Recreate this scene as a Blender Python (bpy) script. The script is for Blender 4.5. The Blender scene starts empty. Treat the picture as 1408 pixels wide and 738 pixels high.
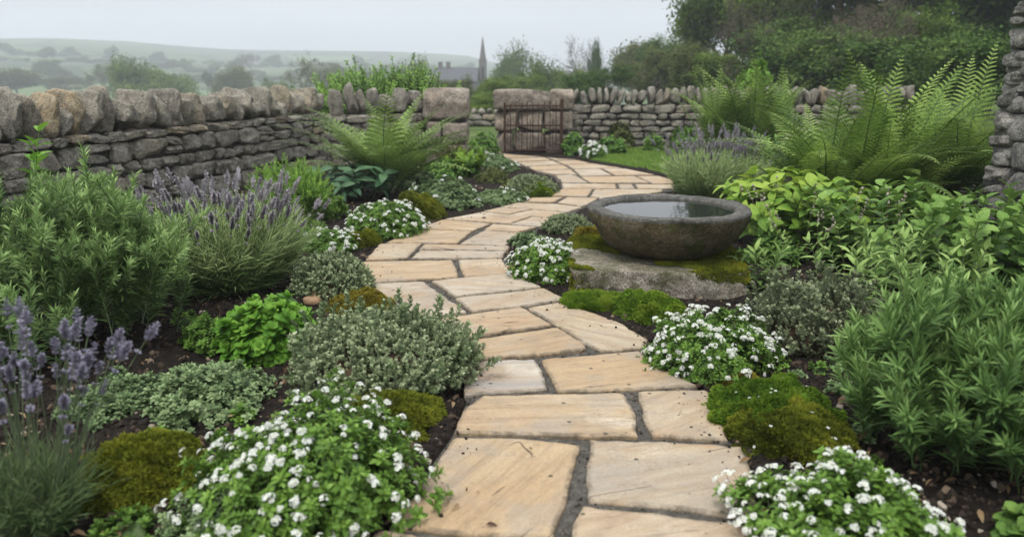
import bpy, math, random
import numpy as np
from mathutils import Vector, Matrix

S = bpy.context.scene
COL = S.collection
rng = np.random.default_rng(7)
random.seed(7)
R = math.radians

# ------------------------------------------------------------------ camera, sky, sun, exposure
H = 1.2                      # camera height
PITCH = 14.2                 # degrees below the horizon
FPX = 1050.0                 # focal length in photo pixels (1408 wide)
cam = bpy.data.cameras.new('camera')
cam.sensor_width = 36.0
cam.lens = 36.0 * FPX / 1408.0
cam.clip_start = 0.05
cam.clip_end = 5000
cam.dof.use_dof = True
cam.dof.focus_distance = 3.9
cam.dof.aperture_fstop = 2.3
co = bpy.data.objects.new('camera', cam)
COL.objects.link(co)
co.location = (0, 0, H)
co.rotation_euler = (R(90 - PITCH), 0, 0)
S.camera = co

SUN_EL, SUN_AZ = 64, 205     # azimuth measured from +Y towards +X: behind and right
w = bpy.data.worlds.new('World')
S.world = w
w.use_nodes = True
wn = w.node_tree
wn.nodes.clear()
sky = wn.nodes.new('ShaderNodeTexSky')
sky.sky_type = 'NISHITA'
sky.sun_disc = False
sky.sun_elevation = R(SUN_EL)
sky.sun_rotation = R(SUN_AZ)
sky.air_density = 1.0
sky.dust_density = 3.0
hs = wn.nodes.new('ShaderNodeHueSaturation')
hs.inputs['Saturation'].default_value = 0.16
# overcast: a layer of even grey cloud mixed over the clear sky, with soft mottling
mixc = wn.nodes.new('ShaderNodeMix')
mixc.data_type = 'RGBA'
mixc.inputs[0].default_value = 0.72
tcw = wn.nodes.new('ShaderNodeTexCoord')
ns = wn.nodes.new('ShaderNodeTexNoise')
ns.inputs['Scale'].default_value = 1.9
ns.inputs['Detail'].default_value = 3
mp = wn.nodes.new('ShaderNodeMapping')
mp.inputs['Scale'].default_value = (1, 1, 3.5)
rp = wn.nodes.new('ShaderNodeValToRGB')
rp.color_ramp.elements[0].position = 0.25
rp.color_ramp.elements[0].color = (8.6, 8.95, 9.7, 1)
rp.color_ramp.elements[1].position = 0.8
rp.color_ramp.elements[1].color = (13.4, 13.7, 14.4, 1)
bg = wn.nodes.new('ShaderNodeBackground')
bg.inputs['Strength'].default_value = 0.06
wo = wn.nodes.new('ShaderNodeOutputWorld')
wn.links.new(tcw.outputs['Generated'], mp.inputs['Vector'])
wn.links.new(mp.outputs['Vector'], ns.inputs['Vector'])
wn.links.new(ns.outputs['Fac'], rp.inputs['Fac'])
wn.links.new(sky.outputs['Color'], hs.inputs['Color'])
sxw = wn.nodes.new('ShaderNodeSeparateXYZ')
mrw = wn.nodes.new('ShaderNodeMapRange')
for i_, v_ in enumerate((0.0, 0.9, 0.60, 2.15)): mrw.inputs[i_ + 1].default_value = v_
mulw = wn.nodes.new('ShaderNodeVectorMath'); mulw.operation = 'SCALE'
wn.links.new(tcw.outputs['Generated'], sxw.inputs[0])
wn.links.new(sxw.outputs[2], mrw.inputs[0])
wn.links.new(mixc.outputs[2], mulw.inputs[0])
wn.links.new(mrw.outputs[0], mulw.inputs['Scale'])
wn.links.new(hs.outputs['Color'], mixc.inputs[6])
wn.links.new(rp.outputs['Color'], mixc.inputs[7])
wn.links.new(mulw.outputs[0], bg.inputs['Color'])
wn.links.new(bg.outputs['Background'], wo.inputs['Surface'])

sl = bpy.data.lights.new('sun', 'SUN')
sl.energy = 1.5
sl.angle = R(14)
sl.color = (1.0, 0.96, 0.9)
so = bpy.data.objects.new('sun', sl)
COL.objects.link(so)
_d = Vector((math.sin(R(SUN_AZ)) * math.cos(R(SUN_EL)), math.cos(R(SUN_AZ)) * math.cos(R(SUN_EL)), math.sin(R(SUN_EL))))
so.rotation_euler = _d.to_track_quat('Z', 'Y').to_euler()
so.location = _d * 30

vs = S.view_settings
vs.view_transform = 'Standard'
vs.look = 'None'
vs.gamma = 1
vs.exposure = 0.88
vs.use_curve_mapping = False
S.render.engine = 'CYCLES'
S.cycles.max_bounces = 8
S.cycles.diffuse_bounces = 2
S.cycles.glossy_bounces = 3
S.cycles.transmission_bounces = 4
S.cycles.transparent_max_bounces = 6
S.cycles.volume_bounces = 1
S.cycles.use_denoising = True

# ------------------------------------------------------------------ placing: photo pixel to a point on the ground
CT, ST = math.cos(R(PITCH)), math.sin(R(PITCH))
def ray(px, py):
    u, v = (px - 704) / FPX, (py - 369) / FPX
    return u, CT - v * ST, -ST - v * CT
def g(px, py, z=0.0):
    a, b, c = ray(px, py)
    t = (z - H) / c
    return a * t, b * t
def zat(py, Y):              # height seen at row py at distance Y
    a, b, c = ray(704, py)
    return H + c * Y / b
def xat(px, Y, z=0.0):       # X seen at column px at distance Y, height z
    depth = Y * CT + (H - z) * ST
    return (px - 704) / FPX * depth
def fit(x0, x1, yt, yb):     # a mound whose picture spans this box: centre, radius, height
    Yf = g(704, yb)[1]
    r = 0.1
    for _ in range(12):
        Yc = Yf + r * 0.9
        dep = Yc * CT + (H - 0.1) * ST
        r = (x1 - x0) * dep / FPX / 2
    h = max(0.03, zat(yt, Yf + r * 0.9))
    return xat((x0 + x1) / 2, Yf + r * 0.9, h * .4), Yf + r * 0.9, r, h

# ------------------------------------------------------------------ object bookkeeping
def tag(o, label=None, cat=None, group=None, kind=None):
    if label: o['label'] = label
    if cat: o['category'] = cat
    if group: o['group'] = group
    if kind: o['kind'] = kind
    return o
def empty(name, loc=(0, 0, 0), label=None, cat=None, group=None):
    o = bpy.data.objects.new(name, None)
    COL.objects.link(o)
    o.location = loc
    o.empty_display_size = 0.1
    return tag(o, label, cat, group)
def link(name, me, parent=None, loc=(0, 0, 0), rot=(0, 0, 0), sc=1.0):
    o = bpy.data.objects.new(name, me)
    COL.objects.link(o)
    o.location = loc
    o.rotation_euler = rot
    o.scale = (sc, sc, sc) if isinstance(sc, (int, float)) else sc
    if parent: o.parent = parent
    return o

# ------------------------------------------------------------------ mesh templates (all quads)
class T:
    """verts V, quads Q, leaf coordinates L (along, across), material M per quad, tint C per vert"""
    def __init__(s, V=None, Q=None, L=None, M=None, C=None):
        s.V = np.zeros((0, 3)) if V is None else np.asarray(V, float)
        s.Q = np.zeros((0, 4), int) if Q is None else np.asarray(Q, int)
        n, m = len(s.V), len(s.Q)
        s.L = np.zeros((n, 2)) if L is None else np.asarray(L, float)
        s.M = np.zeros(m, int) if M is None else np.asarray(M, int)
        s.C = np.zeros(n) if C is None else np.asarray(C, float)
    def mat(s, i):
        return T(s.V, s.Q, s.L, np.full(len(s.Q), i), s.C)
def join(ts):
    ts = [t for t in ts if len(t.V)]
    if not ts: return T()
    off = np.cumsum([0] + [len(t.V) for t in ts[:-1]])
    return T(np.concatenate([t.V for t in ts]), np.concatenate([t.Q + o for t, o in zip(ts, off)]),
             np.concatenate([t.L for t in ts]), np.concatenate([t.M for t in ts]), np.concatenate([t.C for t in ts]))
def inst(t, Rm, P, sc, tint=None):
    """copies of template t: rotations Rm (N,3,3), positions P (N,3), scales sc (N,) or (N,3)"""
    N = len(P)
    if N == 0: return T()
    sc = np.asarray(sc, float)
    if sc.ndim == 0: sc = np.full(N, float(sc))
    if sc.ndim == 1: sc = np.repeat(sc[:, None], 3, 1)
    n = len(t.V)
    V = np.einsum('nij,nvj->nvi', Rm, t.V[None] * sc[:, None, :]) + np.asarray(P)[:, None, :]
    Q = (t.Q[None] + (np.arange(N) * n)[:, None, None]).reshape(-1, 4)
    C = np.tile(t.C, N)
    if tint is not None: C = C + np.repeat(tint, n)
    return T(V.reshape(-1, 3), Q, np.tile(t.L, (N, 1)), np.tile(t.M, N), C)
def nrm(a):
    return a / np.maximum(np.linalg.norm(a, axis=-1, keepdims=True), 1e-9)
def frames(d, up):
    """columns: length d, width, normal (closest to up)"""
    d = nrm(d)
    n = up - np.sum(up * d, -1, keepdims=True) * d
    n = nrm(n + 1e-6)
    return np.stack([d, np.cross(n, d), n], -1)
def zframes(d, roll):
    """columns x, y, z with z along d, turned about it"""
    d = nrm(d)
    a = np.where(np.abs(d[:, 2:3]) < .95, np.array([[0, 0, 1.]]), np.array([[1., 0, 0]]))
    x = nrm(np.cross(a, d)); y = np.cross(d, x)
    c, s_ = np.cos(roll)[:, None], np.sin(roll)[:, None]
    return np.stack([x * c + y * s_, y * c - x * s_, d], -1)
def mesh(name, t, mats, smooth=True):
    me = bpy.data.meshes.new(name)
    nv, nq = len(t.V), len(t.Q)
    me.vertices.add(nv); me.loops.add(nq * 4); me.polygons.add(nq)
    me.vertices.foreach_set('co', t.V.astype(np.float32).ravel())
    me.loops.foreach_set('vertex_index', t.Q.astype(np.int32).ravel())
    me.polygons.foreach_set('loop_start', np.arange(0, nq * 4, 4, dtype=np.int32))
    me.polygons.foreach_set('material_index', t.M.astype(np.int32))
    me.polygons.foreach_set('use_smooth', np.full(nq, smooth))
    a = me.attributes.new('tint', 'FLOAT', 'POINT')
    a.data.foreach_set('value', t.C.astype(np.float32))
    b = me.attributes.new('luv', 'FLOAT_VECTOR', 'POINT')
    b.data.foreach_set('vector', np.concatenate([t.L, np.zeros((nv, 1))], 1).astype(np.float32).ravel())
    for m in mats: me.materials.append(m)
    me.update(calc_edges=True)
    me.validate()
    return me

def leaf_t(wd=.4, seg=3, fold=.2, curl=.2, peak=.4, blunt=.05, serr=0.0, cup=0.0):
    """a leaf along +x, length 1"""
    V, L = [], []
    for i in range(seg + 1):
        t = i / seg
        if t < peak: k = math.sin(t / peak * math.pi / 2) ** .8
        else: k = math.cos((t - peak) / (1 - peak) * math.pi / 2) ** .75
        k = max(k, .10 if i == 0 else blunt)
        if serr and 0 < i < seg: k *= 1 + (serr if i % 2 else -serr)
        hw = wd / 2 * k
        z = -curl * t * t + cup * math.sin(t * math.pi)
        for s_ in (-1, 0, 1):
            V.append((t * (1 - .15 * curl * t), s_ * hw, z + abs(s_) * hw * fold))
            L.append((t, s_))
    Q = []
    for i in range(seg):
        a = i * 3
        Q += [(a, a + 3, a + 4, a + 1), (a + 1, a + 4, a + 5, a + 2)]
    return T(V, Q, L)
def chip_t(wd=.5, fold=.2, tip=.75):
    """a tiny four-cornered leaf"""
    return T([(0, 0, 0), (.5, -wd / 2, fold * wd), (1, 0, -.08), (.5, wd / 2, fold * wd)], [(0, 1, 2, 3)], [(0, 0), (.5, -1), (1, 0), (.5, 1)])
def tube_t(P, rad, k=4, mat=0):
    """a tube along points P with radii rad"""
    P = np.asarray(P, float); n = len(P)
    rad = np.broadcast_to(np.asarray(rad, float), (n,))
    tg = nrm(np.gradient(P, axis=0))
    fr = zframes(tg, np.zeros(n))
    # keep frames steady along the tube
    for i in range(1, n):
        x = fr[i - 1][:, 0] - np.dot(fr[i - 1][:, 0], tg[i]) * tg[i]
        x /= max(np.linalg.norm(x), 1e-9)
        fr[i] = np.stack([x, np.cross(tg[i], x), tg[i]], -1)
    an = np.arange(k) / k * 2 * math.pi
    ring = np.stack([np.cos(an), np.sin(an)], -1)
    V = (P[:, None, :] + rad[:, None, None] * (ring[None, :, 0:1] * fr[:, None, :, 0] + ring[None, :, 1:2] * fr[:, None, :, 1])).reshape(-1, 3)
    Q = [(i * k + j, i * k + (j + 1) % k, (i + 1) * k + (j + 1) % k, (i + 1) * k + j) for i in range(n - 1) for j in range(k)]
    L = np.repeat(np.linspace(0, 1, n), k)
    return T(V, Q, np.stack([L, np.zeros_like(L)], -1), np.full(len(Q), mat))
def cubesphere(n):
    """surface grid of a cube, [-1,1]"""
    V, Q, idx = [], [], {}
    def vid(p):
        k = tuple(int(round(c * n)) for c in p)
        if k not in idx:
            idx[k] = len(V); V.append(p)
        return idx[k]
    g1 = [(-1 + 2 * i / n) for i in range(n + 1)]
    for ax in range(3):
        for sg in (-1, 1):
            for i in range(n):
                for j in range(n):
                    q = []
                    for a, b in ((0, 0), (1, 0), (1, 1), (0, 1)):
                        p = [0, 0, 0]
                        p[ax] = sg; p[(ax + 1) % 3] = g1[i + a]; p[(ax + 2) % 3] = g1[j + b]
                        q.append(vid(tuple(p)))
                    Q.append(q if sg > 0 else q[::-1])
    return np.array(V), np.array(Q)
CS = {n: cubesphere(n) for n in (2, 4, 6, 8, 14)}
def stone_t(size, r, n=8, p=5.0, rough=.09, facets=6, cut=.86, freq=2.2):
    """an irregular stone filling about the box size (full extents)"""
    V, Q = CS[n]
    V = V / (np.sum(np.abs(V) ** p, 1) ** (1 / p))[:, None]
    for _ in range(facets):
        d = r.normal(size=3); d /= np.linalg.norm(d)
        c = r.uniform(cut, cut + .3)
        e = np.maximum(V @ d - c, 0)
        V = V - e[:, None] * d[None] * .85
    for k in range(5):
        f = r.normal(size=3) * freq * (1 + .6 * k)
        ph = r.uniform(0, 6.3)
        V = V + (rough / (1 + .55 * k)) * np.sin(V @ f + ph)[:, None] * nrm(r.normal(size=3)) * .8
    if n >= 8:                                   # finer chipped relief
        Nn = nrm(V)
        for k in range(7):
            f = r.normal(size=3) * r.uniform(4, 9)
            V = V + Nn * (rough * .16 * np.sin(V @ f + r.uniform(0, 6.3)))[:, None]
    V = V * (np.asarray(size) / 2)[None]
    return T(V, Q, None, None, np.full(len(V), r.uniform()))
def polyz(poly, X, Y):
    """points inside polygon"""
    x0, y0 = np.array(poly).T
    x1, y1 = np.roll(x0, -1), np.roll(y0, -1)
    ins = np.zeros(X.shape, bool)
    for a, b, c, d in zip(x0, y0, x1, y1):
        k = ((b > Y) != (d > Y))
        xi = (c - a) * (Y - b) / (d - b + 1e-12) + a
        ins ^= k & (X < xi)
    return ins
def noise2(X, Y, seed, f, oct=4):
    r = np.random.default_rng(seed)
    z = np.zeros_like(X)
    a = 1.0
    for o in range(oct):
        for _ in range(4):
            th = r.uniform(0, 6.283)
            z += a * np.sin((X * math.cos(th) + Y * math.sin(th)) * f * r.uniform(.7, 1.3) + r.uniform(0, 6.28)) / 4
        f *= 2.1; a *= .55
    return z

# ------------------------------------------------------------------ materials
class NT:
    def __init__(s, name):
        s.m = bpy.data.materials.new(name)
        s.m.use_nodes = True
        s.t = s.m.node_tree
        s.b = s.t.nodes['Principled BSDF']
        s.out = s.t.nodes['Material Output']
    def n(s, typ, **kw):
        x = s.t.nodes.new('ShaderNode' + typ)
        for k, v in kw.items(): setattr(x, k, v)
        return x
    def l(s, a, b): s.t.links.new(a, b)
    def coord(s, which='Object'): return s.n('TexCoord').outputs[which]
    def noise(s, scale, detail=4, vec=None, rough=.55, dist=0):
        x = s.n('TexNoise'); x.inputs['Scale'].default_value = scale; x.inputs['Detail'].default_value = detail
        x.inputs['Roughness'].default_value = rough; x.inputs['Distortion'].default_value = dist
        if vec is not None: s.l(vec, x.inputs['Vector'])
        return x.outputs['Fac']
    def voro(s, scale, vec=None, feat='F1'):
        x = s.n('TexVoronoi', feature=feat); x.inputs['Scale'].default_value = scale
        if vec is not None: s.l(vec, x.inputs['Vector'])
        return x
    def ramp(s, fac, stops):
        x = s.n('ValToRGB'); e = x.color_ramp.elements
        while len(e) < len(stops): e.new(.5)
        for el, (p, c) in zip(e, stops):
            el.position = p; el.color = (*c, 1) if len(c) == 3 else c
        s.l(fac, x.inputs['Fac'])
        return x.outputs['Color']
    def mix(s, fac, a, b, mode='MIX'):
        x = s.n('Mix', data_type='RGBA', blend_type=mode)
        if isinstance(fac, (int, float)): x.inputs[0].default_value = fac
        else: s.l(fac, x.inputs[0])
        for v, i in ((a, 6), (b, 7)):
            if isinstance(v, tuple): x.inputs[i].default_value = (*v, 1)
            else: s.l(v, x.inputs[i])
        return x.outputs[2]
    def math(s, op, a, b=0.0, clamp=False):
        x = s.n('Math', operation=op, use_clamp=clamp)
        for v, i in ((a, 0), (b, 1)):
            if isinstance(v, (int, float)): x.inputs[i].default_value = v
            else: s.l(v, x.inputs[i])
        return x.outputs[0]
    def mapr(s, v, a, b, c=0, d=1):
        x = s.n('MapRange'); s.l(v, x.inputs[0])
        for i, k in enumerate((a, b, c, d)): x.inputs[i + 1].default_value = k
        return x.outputs[0]
    def attr(s, name):
        return s.n('Attribute', attribute_name=name)
    def scalev(s, vec, sc):
        x = s.n('Mapping'); x.inputs['Scale'].default_value = sc
        s.l(vec, x.inputs['Vector']); return x.outputs['Vector']
    def bump(s, h, strength=.5, dist=.01, prev=None):
        x = s.n('Bump'); x.inputs['Strength'].default_value = strength; x.inputs['Distance'].default_value = dist
        s.l(h, x.inputs['Height'])
        if prev is not None: s.l(prev, x.inputs['Normal'])
        s.l(x.outputs[0], s.b.inputs['Normal'])
        return x.outputs[0]
    def fin(s, col, rough=.7, spec=.3):
        if isinstance(col, tuple): s.b.inputs['Base Color'].default_value = (*col, 1)
        else: s.l(col, s.b.inputs['Base Color'])
        if isinstance(rough, (int, float)): s.b.inputs['Roughness'].default_value = rough
        else: s.l(rough, s.b.inputs['Roughness'])
        s.b.inputs['Specular IOR Level'].default_value = spec
        return s.m

def leaf_mat(name, c1, c2, c3=None, rough=.5, trans=.25, rib=0.0, veins=0.0, ns=14, spec=.18, var=.25, gain=1.0):
    """c1 to c2 by the leaf's own tint, c3 in patches; pale midrib and side veins along the leaf"""
    if gain != 1.0:
        c2 = tuple(min(.9, c * (1 + (gain - 1) * .6)) for c in c2)
        if c3: c3 = tuple(min(.9, c * gain) for c in c3)
    k = NT(name)
    tint = k.attr('tint').outputs['Fac']
    oi = k.n('ObjectInfo').outputs['Random']
    nz = k.noise(ns, 2, k.coord())
    f = k.math('ADD', k.math('ADD', tint, k.math('MULTIPLY', k.math('SUBTRACT', oi, .5), var)), k.math('MULTIPLY', k.math('SUBTRACT', nz, .5), .9), True)
    stops = [(0.1, c1), (.85, c2)] if c3 is None else [(0.05, c1), (.55, c2), (.95, c3)]
    col = k.ramp(f, stops)
    if rib or veins:
        sx = k.n('SeparateXYZ'); k.l(k.attr('luv').outputs['Vector'], sx.inputs[0])
        ac = k.math('ABSOLUTE', sx.outputs[1])
        if rib:
            m = k.mapr(ac, .0, .16, rib, 0)
            col = k.mix(m, col, tuple(min(1, c * 1.5 + .06) for c in c2))
        if veins:
            wv = k.math('SINE', k.math('MULTIPLY', k.math('SUBTRACT', sx.outputs[0], k.math('MULTIPLY', ac, .22)), 46))
            k.bump(wv, veins, .002)
    k.fin(col, rough, spec)
    tr = k.n('BsdfTranslucent'); k.l(col, tr.inputs['Color'])
    ms = k.n('MixShader'); ms.inputs[0].default_value = trans
    k.l(k.b.outputs[0], ms.inputs[1]); k.l(tr.outputs[0], ms.inputs[2])
    k.l(ms.outputs[0], k.out.inputs['Surface'])
    return k.m
def plain_mat(name, c1, c2, rough=.7, ns=20, spec=.25, bump=.2, bs=60, bd=.004):
    k = NT(name)
    v = k.coord()
    tint = k.attr('tint').outputs['Fac']
    f = k.math('ADD', k.math('MULTIPLY', k.noise(ns, 4, v), .8), k.math('MULTIPLY', k.math('SUBTRACT', tint, .3), .5), True)
    if bump: k.bump(k.noise(bs, 4, v), bump, bd)
    return k.fin(k.ramp(f, [(.2, c1), (.75, c2)]), rough, spec)

def stone_mat(name, tones, lichen=.35, moss=.0, bs=22, bd=.02, lich_col=(.40, .385, .33), strength=1.0):
    k = NT(name)
    v = k.coord()
    tint = k.attr('tint').outputs['Fac']
    base = k.ramp(tint, tones)
    n1 = k.noise(7, 6, v, .7)
    col = k.mix(k.mapr(n1, .4, .62, 0, .85), base, tuple(c * .36 for c in tones[0][1]))
    n2 = k.noise(38, 4, v, .7)
    col = k.mix(k.mapr(n2, .52, .62, 0, lichen * 1.3), col, lich_col)
    n3 = k.noise(5.5, 5, v, .7)
    col = k.mix(k.mapr(n3, .55, .64, 0, lichen * 1.2), col, tuple(c * .8 for c in lich_col))
    n4 = k.noise(130, 2, v)
    col = k.mix(k.mapr(n4, .36, .5, .8, 0), col, (.03, .028, .022))
    if moss:
        ge = k.n('NewGeometry'); sx = k.n('SeparateXYZ'); k.l(ge.outputs['Normal'], sx.inputs[0])
        mm = k.math('MULTIPLY', k.mapr(k.math('ADD', k.noise(7, 5, v, .7), k.math('MULTIPLY', sx.outputs[2], .12)), .44, .6), moss)
        col = k.mix(mm, col, k.ramp(k.noise(45, 3, v), [(.3, (.025, .028, .008)), (.7, (.075, .085, .018))]))
    b1 = k.bump(k.noise(bs, 8, v, .68), strength, bd)
    k.bump(k.noise(bs * 7, 3, v, .6), .5, bd * .2, b1)
    return k.fin(col, .9, .2)

WALL_TONES = [(0, (.2, .184, .15)), (.35, (.29, .265, .21)), (.6, (.24, .222, .185)), (.82, (.295, .255, .18)), (.97, (.33, .255, .15))]
M = {}
M['wall'] = stone_mat('dry_stone', WALL_TONES, .42, bs=18, bd=.03)
M['granite'] = stone_mat('pink_granite', [(0, (.2, .165, .13)), (.5, (.27, .225, .18)), (1, (.34, .27, .2))], .4, bs=60, bd=.012)
M['tower'] = stone_mat('grey_rubble', [(0, (.2, .195, .18)), (.5, (.27, .26, .24)), (1, (.33, .31, .27))], .45, bs=18, bd=.03)
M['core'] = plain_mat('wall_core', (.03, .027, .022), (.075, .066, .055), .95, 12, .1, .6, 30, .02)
M['bowl'] = stone_mat('weathered_bowl_stone', [(0, (.12, .094, .052)), (1, (.145, .112, .06))], .34, .95, bs=9, bd=.05, lich_col=(.22, .2, .15), strength=1.0)
M['rim'] = stone_mat('bowl_rim_stone', [(0, (.085, .082, .073)), (1, (.11, .107, .095))], .3, bs=40, bd=.012, lich_col=(.24, .235, .21), strength=.9)
M['plinth'] = stone_mat('plinth_stone', [(0, (.22, .19, .155)), (1, (.32, .28, .23))], .5, .5, bs=16, bd=.02, lich_col=(.48, .44, .38))
M['pebble'] = plain_mat('pebble', (.12, .07, .035), (.25, .16, .09), .7, 15, .3, .3, 50, .004)
M['rust'] = plain_mat('rusty_iron', (.035, .018, .012), (.125, .06, .035), .85, 35, .3, .4, 120, .003)
M['slate'] = plain_mat('slate_roof', (.05, .053, .06), (.09, .094, .10), .7, 6, .3, .3, 12, .02)
M['church'] = plain_mat('church_stone', (.12, .115, .11), (.2, .19, .18), .9, 3, .2, .3, 8, .02)
M['window'] = plain_mat('dark_window', (.02, .022, .026), (.04, .043, .05), .2, 3, .5, 0)
M['white_wash'] = plain_mat('whitewashed_wall', (.3, .3, .29), (.42, .42, .4), .9, 4, .2, 0)
M['bark'] = plain_mat('bark', (.07, .06, .048), (.19, .17, .14), .9, 8, .15, .6, 30, .02)
M['twig'] = plain_mat('woody_stem', (.05, .034, .02), (.13, .09, .055), .85, 30, .15, .0)
M['straw'] = plain_mat('dry_stem', (.2, .15, .08), (.36, .29, .18), .8, 30, .2, .0)
M['stem'] = leaf_mat('green_stem', (.06, .1, .03), (.13, .19, .065), rough=.55, trans=.1)
M['stem_pale'] = leaf_mat('grey_green_stem', (.10, .135, .07), (.19, .24, .13), rough=.6, trans=.1)
M['rosemary'] = leaf_mat('rosemary_needles', (.044, .086, .026), (.108, .175, .052), (.195, .28, .10), rough=.5, trans=.2, rib=.3, gain=1.55)
M['tarragon'] = leaf_mat('narrow_green_leaves', (.044, .09, .024), (.105, .19, .05), (.19, .295, .09), rough=.45, trans=.25, rib=.3, gain=1.12)
M['lavleaf'] = leaf_mat('lavender_leaves', (.065, .11, .032), (.13, .195, .06), (.22, .28, .12), rough=.6, trans=.2, gain=1.55)
M['lavflower'] = leaf_mat('lavender_florets', (.19, .175, .23), (.31, .29, .37), (.44, .42, .50), rough=.8, trans=.2, ns=60)
M['lavflower2'] = leaf_mat('faded_lavender_florets', (.26, .24, .255), (.40, .37, .40), (.54, .51, .54), rough=.8, trans=.2, ns=60)
M['lavleaf_deep'] = leaf_mat('deep_lavender_leaves', (.045, .085, .028), (.09, .15, .05), (.16, .22, .09), rough=.6, trans=.2)
M['thyme'] = leaf_mat('thyme_leaves', (.06, .096, .036), (.138, .185, .086), (.275, .32, .185), rough=.6, trans=.15, ns=18, gain=1.22)
M['thyme_grey'] = leaf_mat('grey_thyme_leaves', (.07, .09, .042), (.15, .18, .095), (.25, .28, .17), rough=.65, trans=.15, ns=18, gain=1.22)
M['cress'] = leaf_mat('cushion_leaves', (.04, .09, .014), (.095, .18, .026), (.17, .28, .05), rough=.45, trans=.3, rib=.25, ns=9, gain=1.22)
M['balm'] = leaf_mat('bright_scalloped_leaves', (.05, .15, .012), (.11, .25, .025), (.18, .34, .045), rough=.45, trans=.3, rib=.4, veins=.5, gain=1.08)
M['lime'] = leaf_mat('lime_leaves', (.06, .15, .018), (.13, .245, .028), (.27, .37, .05), rough=.45, trans=.3, rib=.35, veins=.5, gain=1.08)
M['mint'] = leaf_mat('mint_leaves', (.042, .10, .018), (.095, .18, .034), (.17, .27, .06), rough=.5, trans=.25, rib=.45, veins=.6, gain=1.3)
M['sage'] = leaf_mat('sage_leaves', (.075, .14, .034), (.15, .235, .062), (.23, .32, .10), rough=.55, trans=.25, rib=.5, veins=.6, gain=1.55)
M['dark_leaf'] = leaf_mat('dark_leathery_leaves', (.018, .05, .025), (.04, .095, .045), (.08, .15, .07), rough=.4, trans=.15, rib=.4, veins=.4)
M['cover'] = leaf_mat('creeping_leaves', (.06, .10, .04), (.12, .175, .075), (.2, .255, .125), rough=.55, trans=.2, gain=1.55)
M['fern'] = leaf_mat('fern_fronds', (.06, .112, .02), (.142, .22, .042), (.245, .32, .08), rough=.5, trans=.3, ns=4, var=.5, gain=1.55)
M['fern_pale'] = leaf_mat('pale_fern_fronds', (.075, .125, .028), (.155, .23, .055), (.25, .33, .10), rough=.5, trans=.3, ns=4, var=.5, gain=1.55)
M['fern_deep'] = leaf_mat('deep_fern_fronds', (.055, .105, .018), (.132, .21, .04), (.235, .315, .075), rough=.5, trans=.25, ns=4, var=.7, gain=1.55)
M['litter'] = leaf_mat('withered_leaves', (.05, .03, .018), (.13, .08, .04), (.24, .17, .09), rough=.8, trans=.1)
M['moss_olive'] = leaf_mat('olive_moss', (.045, .058, .006), (.12, .142, .013), (.25, .26, .026), rough=.9, trans=.1, ns=7, spec=.1)
M['moss_green'] = leaf_mat('green_moss', (.04, .085, .008), (.105, .185, .016), (.2, .28, .03), rough=.9, trans=.1, ns=7, spec=.1)
M['moss_gold'] = leaf_mat('golden_moss', (.085, .07, .012), (.19, .16, .02), (.28, .25, .035), rough=.9, trans=.1, ns=9, spec=.1)
M['petal'] = leaf_mat('white_petals', (.68, .7, .66), (.82, .82, .8), rough=.6, trans=.3, var=.05)
M['cream'] = leaf_mat('cream_petals', (.55, .55, .40), (.75, .75, .62), rough=.6, trans=.3)
M['eye'] = plain_mat('flower_eye', (.35, .4, .08), (.5, .5, .1), .7, 30, .2, 0)
M['orange'] = leaf_mat('orange_flowers', (.32, .14, .02), (.5, .26, .03), rough=.6, trans=.3)
M['purple_leaf'] = leaf_mat('purple_leaves', (.05, .018, .02), (.10, .035, .035), rough=.5, trans=.2)
M['seed'] = plain_mat('dry_seed_heads', (.18, .17, .13), (.36, .34, .27), .9, 60, .1, 0)
M['shrub'] = leaf_mat('hedge_leaves', (.035, .085, .018), (.08, .16, .03), (.15, .24, .05), rough=.5, trans=.25, gain=1.55)
M['shrub_bright'] = leaf_mat('bright_shrub_leaves', (.06, .135, .02), (.12, .22, .035), (.18, .3, .05), rough=.5, trans=.25, gain=1.55)
M['tree_green'] = leaf_mat('tree_leaves', (.06, .105, .02), (.13, .195, .04), (.22, .295, .07), rough=.8, trans=.25, ns=.5, spec=.08)
M['tree_dark'] = leaf_mat('dark_tree_leaves', (.03, .066, .016), (.075, .13, .028), (.165, .23, .055), rough=.8, trans=.2, ns=.5, spec=.08)
M['tree_olive'] = leaf_mat('olive_tree_leaves', (.06, .08, .026), (.12, .14, .048), (.18, .2, .075), rough=.8, trans=.25, ns=.5, spec=.08)
M['tree_brown'] = leaf_mat('budding_twigs', (.075, .062, .04), (.13, .108, .07), (.16, .14, .09), rough=.7, trans=.2, ns=.5)

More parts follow.
